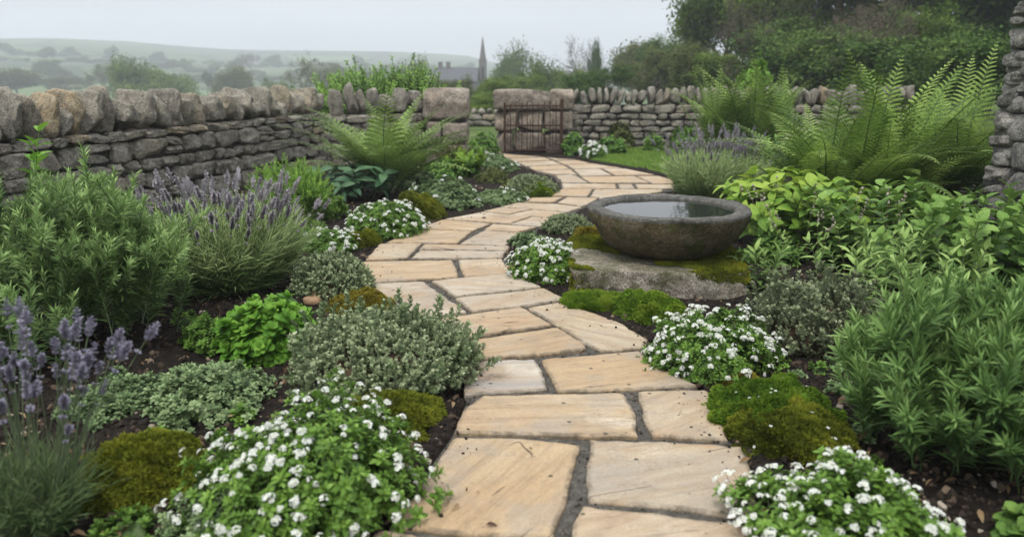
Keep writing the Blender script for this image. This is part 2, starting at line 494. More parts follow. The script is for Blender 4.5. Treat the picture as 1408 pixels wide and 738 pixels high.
def flag_mat():
    k = NT('sandstone_flags')
    tint = k.attr('tint').outputs['Fac']
    luv = k.attr('luv').outputs['Vector']           # every slab carries its own turned bedding direction
    own = k.math('FRACT', k.math('MULTIPLY', tint, 13.7))          # how strongly a slab is banded
    base = k.ramp(tint, [(0, (.36, .25, .135)), (.25, (.41, .30, .17)), (.45, (.37, .28, .18)), (.6, (.41, .34, .235)), (.75, (.325, .285, .22)), (.87, (.42, .37, .285)), (1, (.31, .305, .29))])
    st = k.noise(1.0, 5, k.scalev(luv, (1.1, 6.5, 1)), .6, .9)
    col = k.mix(k.math('MULTIPLY', k.mapr(st, .42, .62, 0, .95), k.mapr(own, 0, 1, .35, 1)), base, k.ramp(k.noise(2.0, 3, luv), [(.40, (.34, .215, .11)), (.52, (.38, .30, .195)), (.62, (.54, .485, .39))]))
    st2 = k.noise(1.3, 6, k.scalev(luv, (2.0, 16, 1)), .7, 1.0)
    col = k.mix(k.math('MULTIPLY', k.mapr(st2, .47, .64, 0, .75), k.mapr(own, 0, 1, 1, .3)), col, (.225, .145, .08))
    gr = k.noise(3.2, 4, luv, .6)
    col = k.mix(k.mapr(gr, .5, .64, 0, .6), col, (.29, .265, .225))
    wet = k.noise(2.4, 5, k.coord(), .65, .4)
    col = k.mix(k.mapr(wet, .55, .68, 0, .5), col, (.215, .16, .10))
    v = k.coord()
    fine = k.noise(150, 4, v, .7)
    col = k.mix(k.mapr(fine, .35, .68, .5, 0), col, (.2, .145, .09))
    dirt = k.noise(11, 6, v, .75)
    col = k.mix(k.mapr(dirt, .53, .72, 0, .55), col, (.17, .125, .08))
    vo = k.voro(15, v); pit = k.mapr(vo.outputs['Distance'], .06, .13, 1, 0)
    sel = k.n('SeparateColor'); k.l(vo.outputs['Color'], sel.inputs[0])
    pit = k.math('MULTIPLY', pit, k.mapr(sel.outputs[0], .6, .62, 0, 1))
    col = k.mix(k.math('MULTIPLY', pit, .85), col, (.055, .045, .035))
    ed = k.attr('edge').outputs['Fac']                # grime settled along the joints
    col = k.mix(k.math('MULTIPLY', ed, k.mapr(k.noise(24, 5, v, .7), .38, .62, .05, .8)), col, (.095, .075, .05))
    vo2 = k.voro(27, v); p2 = k.mapr(vo2.outputs['Distance'], .06, .15, 1, 0)
    s2 = k.n('SeparateColor'); k.l(vo2.outputs['Color'], s2.inputs[0])
    col = k.mix(k.math('MULTIPLY', p2, k.mapr(s2.outputs[0], .72, .74, 0, .7)), col, (.07, .055, .04))
    # thin bedding cracks
    cr = k.noise(1.1, 2, k.scalev(luv, (.8, 5.0, 1)), .4, .5)
    crk = k.mapr(k.math('ABSOLUTE', k.math('SUBTRACT', cr, .53)), .0, .006, 1, 0)
    crk = k.math('MULTIPLY', crk, k.mapr(k.noise(3.0, 2, luv), .54, .62, 0, 1))
    col = k.mix(k.math('MULTIPLY', crk, .7), col, (.1, .07, .045))
    b0 = k.bump(k.math('SUBTRACT', k.math('MULTIPLY', st2, 1), k.math('ADD', pit, crk)), .8, .016)
    b0 = k.bump(k.noise(5, 4, v, .6), .5, .03, b0)
    b1 = k.bump(k.noise(22, 6, v, .65), .6, .008, b0)
    k.bump(fine, .3, .0015, b1)
    return k.fin(col, k.mapr(wet, .5, .68, .72, .5), .4)
M['flag'] = flag_mat()
def mortar_mat():
    k = NT('dark_mortar'); v = k.coord()
    col = k.ramp(k.noise(26, 6, v, .7), [(.32, (.03, .028, .024)), (.55, (.07, .065, .055)), (.75, (.14, .127, .107))])
    col = k.mix(k.mapr(k.noise(160, 2, v), .6, .7, 0, .6), col, (.2, .185, .16))
    k.bump(k.noise(70, 6, v, .7), .8, .008)
    return k.fin(col, .95, .15)
M['mortar'] = mortar_mat()
def soil_mat():
    k = NT('dark_soil'); v = k.coord()
    col = k.ramp(k.noise(30, 6, v, .75), [(.35, (.006, .0045, .0035)), (.55, (.02, .015, .011)), (.75, (.06, .043, .03))])
    b = k.bump(k.noise(40, 8, v, .75), 1.0, .03)
    return k.fin(col, .95, .15)
M['soil'] = soil_mat()
k_ = NT('soil_crumbs')
M['crumb'] = k_.fin(k_.ramp(k_.attr('tint').outputs['Fac'], [(0, (.008, .006, .0045)), (.6, (.03, .022, .016)), (.85, (.08, .055, .036)), (.96, (.17, .13, .09)), (1, (.36, .32, .26))]), .9, .2)
def ground_mat():
    k = NT('meadow_and_fields'); v = k.coord()
    near = k.ramp(k.noise(.8, 6, v, .7), [(.3, (.035, .06, .016)), (.7, (.09, .125, .035))])
    ro = k.n('Mapping'); ro.inputs['Rotation'].default_value = (0, 0, .5); ro.inputs['Scale'].default_value = (1, .55, 0); k.l(v, ro.inputs['Vector'])
    vo = k.voro(.016, ro.outputs[0]); sep = k.n('SeparateColor'); k.l(vo.outputs['Color'], sep.inputs[0])
    fld = k.ramp(sep.outputs[0], [(0, (.035, .05, .028)), (.3, (.07, .105, .04)), (.55, (.045, .058, .034)), (.75, (.095, .14, .055)), (1, (.06, .065, .045))])
    fld = k.mix(k.mapr(k.noise(.05, 5, v), .4, .7, 0, .5), fld, (.08, .105, .045))
    ve = k.voro(.016, ro.outputs[0], 'DISTANCE_TO_EDGE')
    fld = k.mix(k.mapr(ve.outputs['Distance'], .025, .045, .9, 0), fld, (.022, .035, .016))
    sx = k.n('SeparateXYZ'); k.l(v, sx.inputs[0])
    far = k.mapr(sx.outputs[1], 90, 150)
    k.bump(k.noise(20, 4, v), .5, .05)
    return k.fin(k.mix(far, near, fld), .95, .1)
M['ground'] = ground_mat()
M['lawn'] = leaf_mat('lawn_grass', (.09, .17, .025), (.15, .245, .04), (.22, .32, .06), rough=.5, trans=.25, ns=3)
M['lawn_base'] = plain_mat('lawn_ground', (.05, .09, .018), (.09, .15, .03), .95, 20, .1, .4, 60, .01)
def water_mat():
    k = NT('still_water')
    k.b.inputs['Base Color'].default_value = (.012, .014, .012, 1)
    k.b.inputs['Roughness'].default_value = .02
    k.b.inputs['IOR'].default_value = 1.33
    k.b.inputs['Specular IOR Level'].default_value = 1.0
    k.bump(k.noise(9, 2, k.coord()), .03, .01)
    return k.m
M['water'] = water_mat()

# ------------------------------------------------------------------ setting: ground, soil, path
def terrain(X, Y):
    """valley beyond the garden on the left, rising to low hills"""
    D = np.hypot(X, Y)
    ratio = X / np.maximum(Y, 1)
    side = np.clip((.32 - ratio) / .3, 0, 1); side = side * side * (3 - 2 * side)
    side = np.where(Y < 5, 0, side)
    k = np.clip((D - 22) / 60, 0, 1); k = k * k * (3 - 2 * k)
    z = -6.5 * k * side
    h = np.clip((D - 170) / 520, 0, 1)
    ang = np.arctan2(X, np.maximum(Y, 1))
    ridge = 15 + 13 * np.exp(-((ang + .52) / .17) ** 2) + 5 * np.exp(-((ang + .2) / .14) ** 2) - 18 * np.clip((ang + .06) / .12, 0, 1)
    z = z + h ** 1.25 * (ridge + 7 + 2.5 * noise2(X, Y, 3, .009, 3) ) * np.where(Y > 0, 1, .4)
    z = z + k * .5 * noise2(X, Y, 5, .06, 3)
    return z
def build_ground():
    rad = np.concatenate([[0.01], np.linspace(3, 24, 12), np.geomspace(28, 980, 80)])
    na = 220
    an = np.linspace(0, 2 * math.pi, na, endpoint=False)
    X = rad[:, None] * np.sin(an)[None]; Y = 6 + rad[:, None] * np.cos(an)[None]
    Z = terrain(X, Y) - .06
    V = np.stack([X, Y, Z], -1).reshape(-1, 3)
    Q = [(i * na + j, i * na + (j + 1) % na, (i + 1) * na + (j + 1) % na, (i + 1) * na + j) for i in range(len(rad) - 1) for j in range(na)]
    Q = np.array(Q)[:, ::-1]
    link('ground', mesh('ground', T(V, Q), [M['ground']]))['kind'] = 'structure'
build_ground()

PL = [(600, 196), (661, 212), (703, 219), (733, 234), (762, 244), (771, 258), (755, 269), (708, 279), (662, 291), (606, 302), (567, 313), (528, 333), (494, 358), (505, 390), (520, 425), (585, 445), (630, 470), (640, 500), (640, 545), (620, 597), (532, 722), (435, 840), (300, 1050)]
PR = [(1180, 1050), (1075, 840), (1048, 703), (1022, 612), (1003, 604), (988, 557), (963, 529), (893, 465), (813, 427), (780, 410), (747, 393), (707, 374), (693, 355), (698, 338), (716, 321), (744, 313), (781, 294), (812, 281), (915, 264), (960, 256), (906, 240), (860, 231), (809, 222), (770, 217), (690, 209), (660, 196)]
ZS = .026                    # top of the flags
PATH = [g(x, y, ZS) for x, y in PL + PR]

def ngon_obj(name, polys, mats, parent=None):
    """polys: list of (outline xy, z_top, z_bot, bevel, tint, turn)"""
    V, F, C, L, E = [], [], [], [], []
    for P, zt, zb, bev, tint, turn in polys:
        P = np.array(P, float); n = len(P)
        w_ = max(1, min(4, n // 12))
        nx = sum(np.roll(P, -q, 0) - np.roll(P, q, 0) for q in range(1, w_ + 1))
        nv = nrm(np.stack([nx[:, 1], -nx[:, 0]], -1))
        area = np.sum(P[:, 0] * np.roll(P[:, 1], -1) - np.roll(P[:, 0], -1) * P[:, 1])
        if area < 0: nv = -nv
        o = len(V)
        rings = [(P, zb), (P, zt - bev), (P - nv * bev * .45, zt - bev * .3), (P - nv * bev * 1.2, zt), (P - nv * bev * 2.6, zt + .0004)] if bev else [(P, zb), (P, zt)]
        c = P.mean(0); ca, sa = math.cos(turn), math.sin(turn)
        for ri, (Pr, z) in enumerate(rings):
            zz = z if np.ndim(z) else np.full(n, z)
            for (x, y), z1 in zip(Pr, zz):
                V.append((x, y, z1)); C.append(tint); E.append(0.0 if ri == len(rings) - 1 else 1.0)
                L.append(((x - c[0]) * ca + (y - c[1]) * sa + tint * 37, -(x - c[0]) * sa + (y - c[1]) * ca + tint * 91, 0))
        k = len(rings)
        for r_ in range(k - 1):
            for i in range(n):
                f = (o + r_ * n + i, o + r_ * n + (i + 1) % n, o + (r_ + 1) * n + (i + 1) % n, o + (r_ + 1) * n + i)
                F.append(f if area > 0 else f[::-1])
        top = [o + (k - 1) * n + i for i in range(n)]
        F.append(top if area > 0 else top[::-1])
    me = bpy.data.meshes.new(name)
    me.from_pydata(V, [], F)
    a = me.attributes.new('tint', 'FLOAT', 'POINT'); a.data.foreach_set('value', C)
    a = me.attributes.new('edge', 'FLOAT', 'POINT'); a.data.foreach_set('value', E)
    b = me.attributes.new('luv', 'FLOAT_VECTOR', 'POINT'); b.data.foreach_set('vector', np.array(L).ravel())
    for m in mats: me.materials.append(m)
    return link(name, me, parent)

def dense(P, step, jit, r, smooth=.0):
    """resample an outline with a slightly broken edge"""
    P = np.array(P, float); out = []; cor = []
    for i in range(len(P)):
        a, b = P[i], P[(i + 1) % len(P)]
        d = np.linalg.norm(b - a); n = max(1, int(d / step))
        nv = np.array([b[1] - a[1], a[0] - b[0]]) / max(d, 1e-6)
        for j in range(n):
            q = a + (b - a) * j / n
            out.append(q + nv * r.normal() * jit + (0 if j else r.normal(size=2) * jit))
        cor.append(len(out) - n)
    out = np.array(out)
    k = np.full((len(out), 1), .5); k[cor] = .2
    return (1 - k) * out + k * .5 * (np.roll(out, 1, 0) + np.roll(out, -1, 0))

SLABS = [
 ([(624,600),(714,600),(796,610),(784,664),(760,738),(624,732),(541,721)], .25, .62),
 ([(813,603),(916,605),(1019,612),(1031,643),(1046,703),(1027,709),(912,694),(811,686),(806,651)], .72, .1),
 ([(799,694),(928,708),(1050,724),(1085,840),(770,830),(784,738)], .45, .3),
 ([(521,725),(586,737),(745,751),(735,850),(430,850)], .3, .2),
 ([(663,544),(856,540),(873,568),(876,598),(794,599),(722,596),(625,594),(636,565)], .34, .0),
 ([(877,537),(973,535),(986,557),(1000,604),(897,598),(885,569)], .55, .2),
 ([(640,496),(736,493),(749,515),(752,534),(664,540),(638,541)], 1.0, .1),
 ([(744,493),(879,481),(894,497),(960,529),(856,534),(766,537),(757,519)], .2, .05),
 ([(635,470),(646,468),(766,450),(792,465),(808,479),(744,487),(668,492),(640,494)], .12, .25),
 ([(725,422),(777,413),(811,427),(856,444),(890,465),(885,477),(826,481),(807,472),(759,442)], .6, -.4),
 ([(590,440),(621,435),(717,421),(760,446),(706,453),(657,461),(605,463)], .4, .2),
 ([(510,390),(582,387),(642,429),(600,434),(560,438),(518,420)], .78, .3),
 ([(593,386),(701,375),(744,394),(689,401),(626,407)], .85, .15),
 ([(626,409),(748,396),(778,411),(734,418),(649,428)], .8, .15),
 ([(499,359),(622,357),(631,380),(569,384),(525,387),(505,388)], .3, .05),
 ([(629,357),(689,355),(704,375),(638,380)], .5, .1),
 ([(522,335),(580,334),(559,355),(501,357)], .65, .1),
 ([(584,335),(701,338),(698,344),(577,342)], .78, .0),
 ([(577,344),(695,345),(690,354),(565,355)], .88, .0),
 ([(608,302),(675,307),(650,317),(596,315),(575,313)], .15, .1),
 ([(571,315),(648,318),(629,334),(532,333)], .3, .1),
 ([(665,317),(713,320),(695,338),(632,335)], .75, .2),
 ([(677,308),(737,312),(713,319),(665,316)], .5, .2),
 ([(731,298),(754,300),(781,294),(742,311),(701,308)], .8, .0),
 ([(611,301),(664,291),(700,295),(731,288),(778,292),(751,299),(730,297),(700,307)], .5, .1),
 ([(664,290),(686,285),(730,287),(700,294)], .35, .1),
 ([(688,284),(712,278),(764,280),(800,284),(780,291),(733,287)], .6, .1),
 ([(730,272),(775,271),(760,278),(714,277)], .3, .2),
 ([(779,271),(822,272),(815,279),(800,283),(766,279)], .55, .2),
 ([(773,260),(815,260),(808,270),(757,269)], .2, .0),
 ([(818,260),(910,260),(912,263),(825,277),(823,271),(812,270)], .6, .0),
 ([(773,252),(846,253),(848,259),(774,259)], .5, .0),
 ([(850,253),(869,253),(873,259),(852,259)], .75, .0),
 ([(873,253),(950,254),(945,259),(877,259)], .65, .0),
 ([(763,241),(785,240),(795,243),(808,251),(773,251),(770,247)], .7, .0),
 ([(799,243),(872,242),(893,251),(811,251)], .2, .0),
 ([(876,242),(906,242),(925,247),(945,252),(897,252)], .4, .0),
 ([(738,235),(785,233),(795,241),(784,239),(763,240)], .55, .1),
 ([(788,233),(825,232),(842,241),(799,242)], .82, .1),
 ([(829,232),(860,232),(900,240),(846,241)], .5, .1),
 ([(726,229),(775,227),(783,232),(735,234)], .3, .1),
 ([(779,227),(815,225),(855,231),(788,232)], .65, .1),
 ([(712,223),(760,221),(772,226),(722,228)], .6, .1),
 ([(764,221),(795,220),(812,224),(777,226)], .35, .1),
 ([(700,218),(748,216),(758,220),(708,222)], .5, .1),
 ([(752,216),(769,218),(792,219),(763,220)], .7, .1),
 ([(668,213),(692,211),(706,213),(744,215),(698,217)], .4, .1),
 ([(640,207),(680,205),(691,210),(662,211)], .5, .1),
]
def build_path():
    r = np.random.default_rng(11)
    polys = []
    for P, tint, turn in SLABS:
        W = np.array([g(x, y, ZS) for x, y in P])
        far = W[:, 1].mean()
        W = W - (W.mean(0) - W) * .004
        W = dense(W, .014 + .003 * far, .0042, r)
        zt = ZS + r.uniform(-.003, .003)
        polys.append((W, zt, -.02, .007, tint, turn + r.normal() * .35))
    o = ngon_obj('path', polys, [M['flag']]); o['kind'] = 'structure'
    b = ngon_obj('path_bedding', [(dense(PATH, .12, .012, r), .011, -.055, 0, .5, 0)], [M['mortar']]); b['kind'] = 'structure'
build_path()

LAWN = [g(x, y) for x, y in [(806, 219), (860, 228.5), (906, 238), (955, 252), (1010, 250), (1060, 236), (1000, 205), (930, 200), (860, 206), (815, 212)]]
def build_soil():
    xs = np.arange(-6.2, 6.6, .028); ys = np.arange(.4, 13.6, .028)
    X, Y = np.meshgrid(xs, ys)
    Z = .012 + .014 * noise2(X, Y, 21, 9, 5) + .01 * np.abs(noise2(X, Y, 23, 40, 3)) + .02 * noise2(X, Y, 22, 1.5, 2)
    inside = polyz(PATH, X, Y)
    Z = np.where(inside, -.045, np.clip(Z, -.01, .08))
    Z = np.where(polyz(LAWN, X, Y), -.04, Z)
    n = len(xs); m = len(ys)
    idx = np.arange(n * m).reshape(m, n)
    Q = np.stack([idx[:-1, :-1], idx[:-1, 1:], idx[1:, 1:], idx[1:, :-1]], -1).reshape(-1, 4)
    o = link('soil', mesh('soil', T(np.stack([X, Y, Z], -1).reshape(-1, 3), Q), [M['soil']])); o['kind'] = 'structure'
    # crumbs, bark bits and grit
    r = np.random.default_rng(5)
    N = 34000
    Yc = 1.4 + 9 * r.uniform(size=N) ** 1.7; Xc = (r.uniform(-.8, .8, N)) * (Yc + .6)
    ok = ~polyz(PATH, Xc, Yc)
    Xc, Yc = Xc[ok], Yc[ok]
    # a few bits swept onto the flags near the edges
    Xp = []; 
    pe = np.array(PATH)
    for _ in range(1500):
        i = r.integers(0, len(pe)); a, b = pe[i], pe[(i + 1) % len(pe)]
        Xp.append(a + (b - a) * r.uniform() + r.normal(size=2) * .075)
    Xp = np.array(Xp)
    P = np.concatenate([np.stack([Xc, Yc, .018 + .012 * noise2(Xc, Yc, 21, 9, 4) + .02 * noise2(Xc, Yc, 22, 1.5, 2)], -1),
                        np.concatenate([Xp, np.full((len(Xp), 1), .027)], 1)])
    ts = []
    for s_ in range(4):
        k = np.arange(len(P)) % 4 == s_
        st = stone_t((1, .8, .6), r, 2, 4, .12, 4); st.C[:] = 0
        d = r.normal(size=(k.sum(), 3))
        sc = .005 + .016 * r.uniform(size=k.sum()) ** 3
        sc = np.where(np.arange(len(P))[k] >= len(Xc), sc * .45, sc)
        ts.append(inst(st, frames(d, r.normal(size=d.shape)), P[k], sc * 1.7, r.uniform(size=k.sum()) ** 1.3))
    o = link('soil_crumbs', mesh('soil_crumbs', join(ts), [M['crumb']], False))
    tag(o, 'dark soil crumbs, bark bits and pale grit scattered over the beds', 'soil crumbs', None, 'stuff')
build_soil()
def build_litter():
    r = np.random.default_rng(15)
    P = r.uniform((-1.6, 1.5), (1.6, 6.5), (26000, 2))
    k = polyz(PATH, P[:, 0], P[:, 1])
    for sl_, _, _ in SLABS:
        W = np.array([g(x, y, ZS) for x, y in sl_]); c = W.mean(0)
        k &= ~polyz(c + (W - c) * 1.0, P[:, 0], P[:, 1])
    P = P[k]
    st = stone_t((1, .8, .6), r, 2, 4, .12, 4); st.C[:] = 0
    d = r.normal(size=(len(P), 3))
    t = inst(st, frames(d, r.normal(size=d.shape)), np.concatenate([P, np.full((len(P), 1), .0125)], 1), .003 + .009 * r.uniform(size=len(P)) ** 3, .3 + .62 * r.uniform(size=len(P)))
    tag(link('joint_grit', mesh('joint_grit', t, [M['crumb']], False)), 'fine dark grit lying in the joints between the flagstones', 'grit', None, 'stuff')
    N = 3200
    Y = 1.4 + 7 * r.uniform(size=N) ** 1.5; X = r.uniform(-.8, .8, N) * (Y + .6)
    k = ~polyz(PATH, X, Y) | (r.uniform(size=N) < .05)
    X, Y = X[k], Y[k]; n = len(X)
    lf = leaf_t(.42, 3, .3, .5, .45, .08)
    d = r.normal(size=(n, 3)) * np.array([1, 1, .25])
    up = np.tile([0, 0, 1.], (n, 1)) + r.normal(size=(n, 3)) * .4
    z = np.where(polyz(PATH, X, Y), .031, .04)
    t = inst(lf, frames(d, up), np.stack([X, Y, z], -1), r.uniform(.012, .04, n) ** 1.0, r.uniform(0, 1, n))
    tag(link('leaf_litter', mesh('leaf_litter', t, [M['litter']])), 'withered brown leaves and bits fallen on the soil', 'leaf litter', None, 'stuff')
build_litter()
def build_lawn():
    o = ngon_obj('lawn_ground', [(LAWN, .018, -.06, 0, .5, 0)], [M['lawn_base']]); o['kind'] = 'structure'
    r = np.random.default_rng(8)
    P = np.array(LAWN); lo, hi = P.min(0), P.max(0)
    Q = r.uniform(lo, hi, (60000, 2)); Q = Q[polyz(LAWN, Q[:, 0], Q[:, 1])]
    b = T([(0, -.1, 0), (.6, -.06, .0), (.6, .06, 0), (0, .1, 0), (1, -.01, -.1), (1, .01, -.1)], [(0, 1, 2, 3), (1, 4, 5, 2)], [(0, 0)] * 6)
    n = len(Q)
    d = r.normal(size=(n, 3)) * .45; d[:, 2] = 1
    t = inst(b, frames(d, r.normal(size=(n, 3))), np.concatenate([Q, np.full((n, 1), .012)], 1), r.uniform(.02, .04, n), r.uniform(.1, .9, n))
    tag(link('lawn', mesh('lawn', t, [M['lawn']])), 'short green grass of the small lawn before the far wall', 'lawn', None, 'stuff')
build_lawn()

# ------------------------------------------------------------------ dry stone walls
def course_wall(P0, P1, height, thick, seed, hs=(.10, .18), ws=(.12, .34), n=6, gap=.004, batter=.0, both=True, z0=-.05, rough=.09):
    """rubble courses on both faces and both ends of a straight wall; P0 to P1 is the near face line, thickness to its left"""
    r = np.random.default_rng(seed)
    P0 = np.array(P0, float); P1 = np.array(P1, float)
    L = np.linalg.norm(P1 - P0); d = (P1 - P0) / L; nn = np.array([-d[1], d[0]])
    ts = []
    # faces: (origin, direction, inward normal, length)
    faces = [(P0, d, nn, L)]
    if both:
        faces += [(P0 + nn * thick, d, -nn, L), (P0, nn, d, thick), (P1, nn, -d, thick)]
    for fi, (o, dd, inn, Lf) in enumerate(faces):
        z = z0; row = 0
        while z < height - .03:
            hh = r.uniform(*hs) * (1.25 if row < 2 else 1)
            if z + hh > height - .06: hh = height - z
            s_ = 0.0
            while s_ < Lf - .02:
                ww = min(r.uniform(*ws) * (1.1 if hh > .14 else .9), Lf - s_)
                if Lf - s_ - ww < .07: ww = Lf - s_
                if hh > .14 and r.uniform() < .15:
                    parts = [(z, hh * r.uniform(.4, .6))]; parts.append((z + parts[0][1], hh - parts[0][1]))
                else: parts = [(z, hh)]
                for zz, h1 in parts:
                    dep = r.uniform(.16, .2)
                    st = stone_t((max(ww - gap, .03), dep, max(h1 - gap, .025)), r, n, r.uniform(5, 9), rough, 7, .82)
                    st.C[:] = r.choice([r.uniform(0, .3), r.uniform(.2, .8), r.uniform(.7, .9)], p=[.4, .5, .1]) if r.uniform() > .025 else .93
                    off = dep / 2 + r.uniform(-.012, .012) + batter * (zz + h1 / 2)
                    c = o + dd * (s_ + ww / 2) + inn * off
                    tilt = r.normal() * .035
                    M3 = np.array([[dd[0], inn[0], 0], [dd[1], inn[1], 0], [0, 0, 1.]])
                    if np.linalg.det(M3) < 0: st.Q = st.Q[:, ::-1]
                    ca, sa = math.cos(tilt), math.sin(tilt)
                    M3 = M3 @ np.array([[ca, 0, -sa], [0, 1, 0], [sa, 0, ca]])
                    ts.append(T(st.V @ M3.T + np.array([c[0], c[1], zz + h1 / 2]), st.Q, None, None, st.C))
                s_ += ww
            z += hh; row += 1
    return join(ts)
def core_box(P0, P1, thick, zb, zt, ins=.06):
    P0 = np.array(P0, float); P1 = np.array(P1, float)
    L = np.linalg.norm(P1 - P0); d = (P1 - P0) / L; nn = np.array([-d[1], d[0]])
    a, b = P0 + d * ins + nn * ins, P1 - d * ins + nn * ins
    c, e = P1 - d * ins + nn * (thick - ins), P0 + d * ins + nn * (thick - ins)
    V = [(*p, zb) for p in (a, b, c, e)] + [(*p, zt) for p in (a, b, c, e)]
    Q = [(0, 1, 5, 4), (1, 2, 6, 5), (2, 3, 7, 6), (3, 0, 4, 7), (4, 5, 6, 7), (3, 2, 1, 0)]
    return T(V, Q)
def coping(parent, P0, P1, thick, ztop_fn, zbase, seed, ws=(.12, .24), hvar=.06, big=None, mat='wall', n=8):
    r = np.random.default_rng(seed)
    P0 = np.array(P0, float); P1 = np.array(P1, float)
    L = np.linalg.norm(P1 - P0); d = (P1 - P0) / L; nn = np.array([-d[1], d[0]])
    s_ = 0.0
    if ws[1] < .2: hvar = .03
    while s_ < L:
        ww = min(r.uniform(*ws), L - s_ + .02)
        if ww < .06: break
        h = ztop_fn(s_ / L) - zbase + r.uniform(-hvar * 1.1, hvar)
        if r.uniform() < .2: h *= .78
        st = stone_t((ww * r.uniform(.84, .97), thick * r.uniform(.92, 1.02), h), r, n, r.uniform(5, 9), .06, 12, .7)
        st.C[:] = r.uniform(0, .85) if r.uniform() > .06 else .94
        # narrower towards the top
        k = (st.V[:, 2] / h + .5); st.V[:, 0] *= 1.06 - .3 * k ** 1.5; st.V[:, 2] += st.V[:, 0] * r.normal() * .25
        me = mesh('coping_stone', st, [M[mat]])
        c = P0 + d * (s_ + ww / 2) + nn * thick * .48
        a = math.atan2(d[1], d[0])
        o = link('coping_stone', me, parent, (c[0] - parent.location.x, c[1] - parent.location.y, zbase + h / 2 - .012))
        o.rotation_euler = (r.normal() * .05, r.normal() * .14 + .05, a)
        s_ += ww * .97

def long_wall(name, label, P0, P1, thick, h_body, ztop_fn, seed, cope_ws=(.12, .24), mat='wall', both=True, n=6, cat='wall', hs=(.085, .17), ws=(.16, .42), cn=8):
    root = empty(name, (P0[0], P0[1], 0), label, cat)
    t = course_wall(P0, P1, h_body, thick, seed, hs, ws, n, both=both)
    t.V -= np.array([P0[0], P0[1], 0])
    link('masonry', mesh('masonry', t, [M[mat]]), root)
    c = core_box(P0, P1, thick, -.1, h_body - .01); c.V -= np.array([P0[0], P0[1], 0])
    link('rubble_core', mesh('rubble_core', c, [M['core']], False), root)
    coping(root, P0, P1, thick, ztop_fn, h_body, seed + 1, cope_ws, mat=mat, n=cn)
    return root
WA, WB = (-4.63, 2.0), (-2.45, 10.25)
long_wall('dry_stone_wall', 'long grey dry stone wall with upright coping stones, left of the garden', WA, WB, .42, .72, lambda s: 1.12 - .10 * s, 31, (.11, .26), n=14, cn=14, hs=(.105, .19), ws=(.17, .4))
long_wall('dry_stone_wall', 'short dry stone wall behind the arching fern, up to the left gate pillar', (-2.40, 10.32), (-1.22, 10.86), .42, .68, lambda s: 1.06 - .02 * s, 41, (.14, .26), n=8, cn=14)
long_wall('dry_stone_wall', 'far dry stone wall beyond the lawn, right of the rusty gate', (.98, 13.0), (6.6, 12.75), .42, .72, lambda s: 1.0 + .05 * s, 51, (.1, .18), n=6, cn=8)
long_wall('dry_stone_wall', 'low dry stone wall seen through the garden opening', (-2.6, 19.6), (2.4, 19.2), .45, .25, lambda s: .42, 61, (.14, .26), n=4, cn=4)

def pillar(name, label, x0, x1, y0, y1, ztop, seed, layers):
    root = empty(name, ((x0 + x1) / 2, (y0 + y1) / 2, 0), label, 'pillar', 'stone gate pillars')
    r = np.random.default_rng(seed)
    W, D = x1 - x0, y1 - y0
    z = -.05
    for li, (hh, splits) in enumerate(layers):
        hh = hh * (ztop + .05)
        last = li == len(layers) - 1
        sx = -W / 2
        for sp in splits:
            ww = W * sp
            k = 1.05 if last else 1.0
            st = stone_t((ww * k - .012, D * k, hh - .01), r, 14, 9 if last else 8, .03, 5, .92, 1.6)
            st.C[:] = r.uniform(.1, .9)
            st.V += np.array([sx + ww / 2, 0, z + hh / 2])
            link('capstone' if last else 'stone_block', mesh('capstone' if last else 'stone_block', st, [M['granite']]), root)
            sx += ww
        z += hh
    return root
pillar('gate_pillar', 'squat granite gate pillar with a big square capstone, left of the opening', -1.20, -.60, 10.55, 11.1, 1.035, 71, [(.3, (.45, .55)), (.3, (.4, .6)), (.4, (1,))])
pillar('gate_pillar', 'broad pinkish granite gate pillar behind the rusty gate', -.28, .98, 12.28, 12.85, .985, 72, [(.36, (.24, .4, .36)), (.32, (.3, .32, .38)), (.32, (.7, .3))])

def build_gate():
    x0, x1, y = xat(694, 12.05, .5), xat(772, 12.05, .5), 12.02
    root = empty('iron_gate', (x0, y, 0), 'rusty iron bar gate standing open against the granite pillar', 'gate')
    W = x1 - x0
    def bar(name, P, rad, k=6):
        link(name, mesh(name, tube_t(P, rad, k), [M['rust']]), root)
    bar('hinge_post', [(W, 0, -.05), (W, 0, .5), (W, 0, .84)], .026, 8)
    bar('frame_post', [(0, 0, .03), (0, 0, .4), (0, 0, .79)], .018, 8)
    for z in (.06, .44, .74): bar('rail', [(0, 0, z), (W / 2, 0.0, z + .004), (W, 0, z)], .014)
    n = 10
    for i in range(1, n):
        x = W * i / n + random.uniform(-.006, .006)
        top = .77 + random.uniform(-.02, .04)
        bar('bar', [(x, 0, .05), (x + .003, .003, .4), (x, 0, top), (x, 0, top + .03)], [.0085, .0085, .0085, .002])
    for i in range(0, n, 2):
        x = W * (i + .5) / n
        bar('short_bar', [(x, 0, .05), (x, 0, .3), (x, 0, .53), (x, 0, .57)], [.006, .006, .006, .001])
    for z in (.15, .69): bar('hinge', [(W - .05, 0, z), (W, -.03, z), (W + .03, 0, z)], .016)
build_gate()

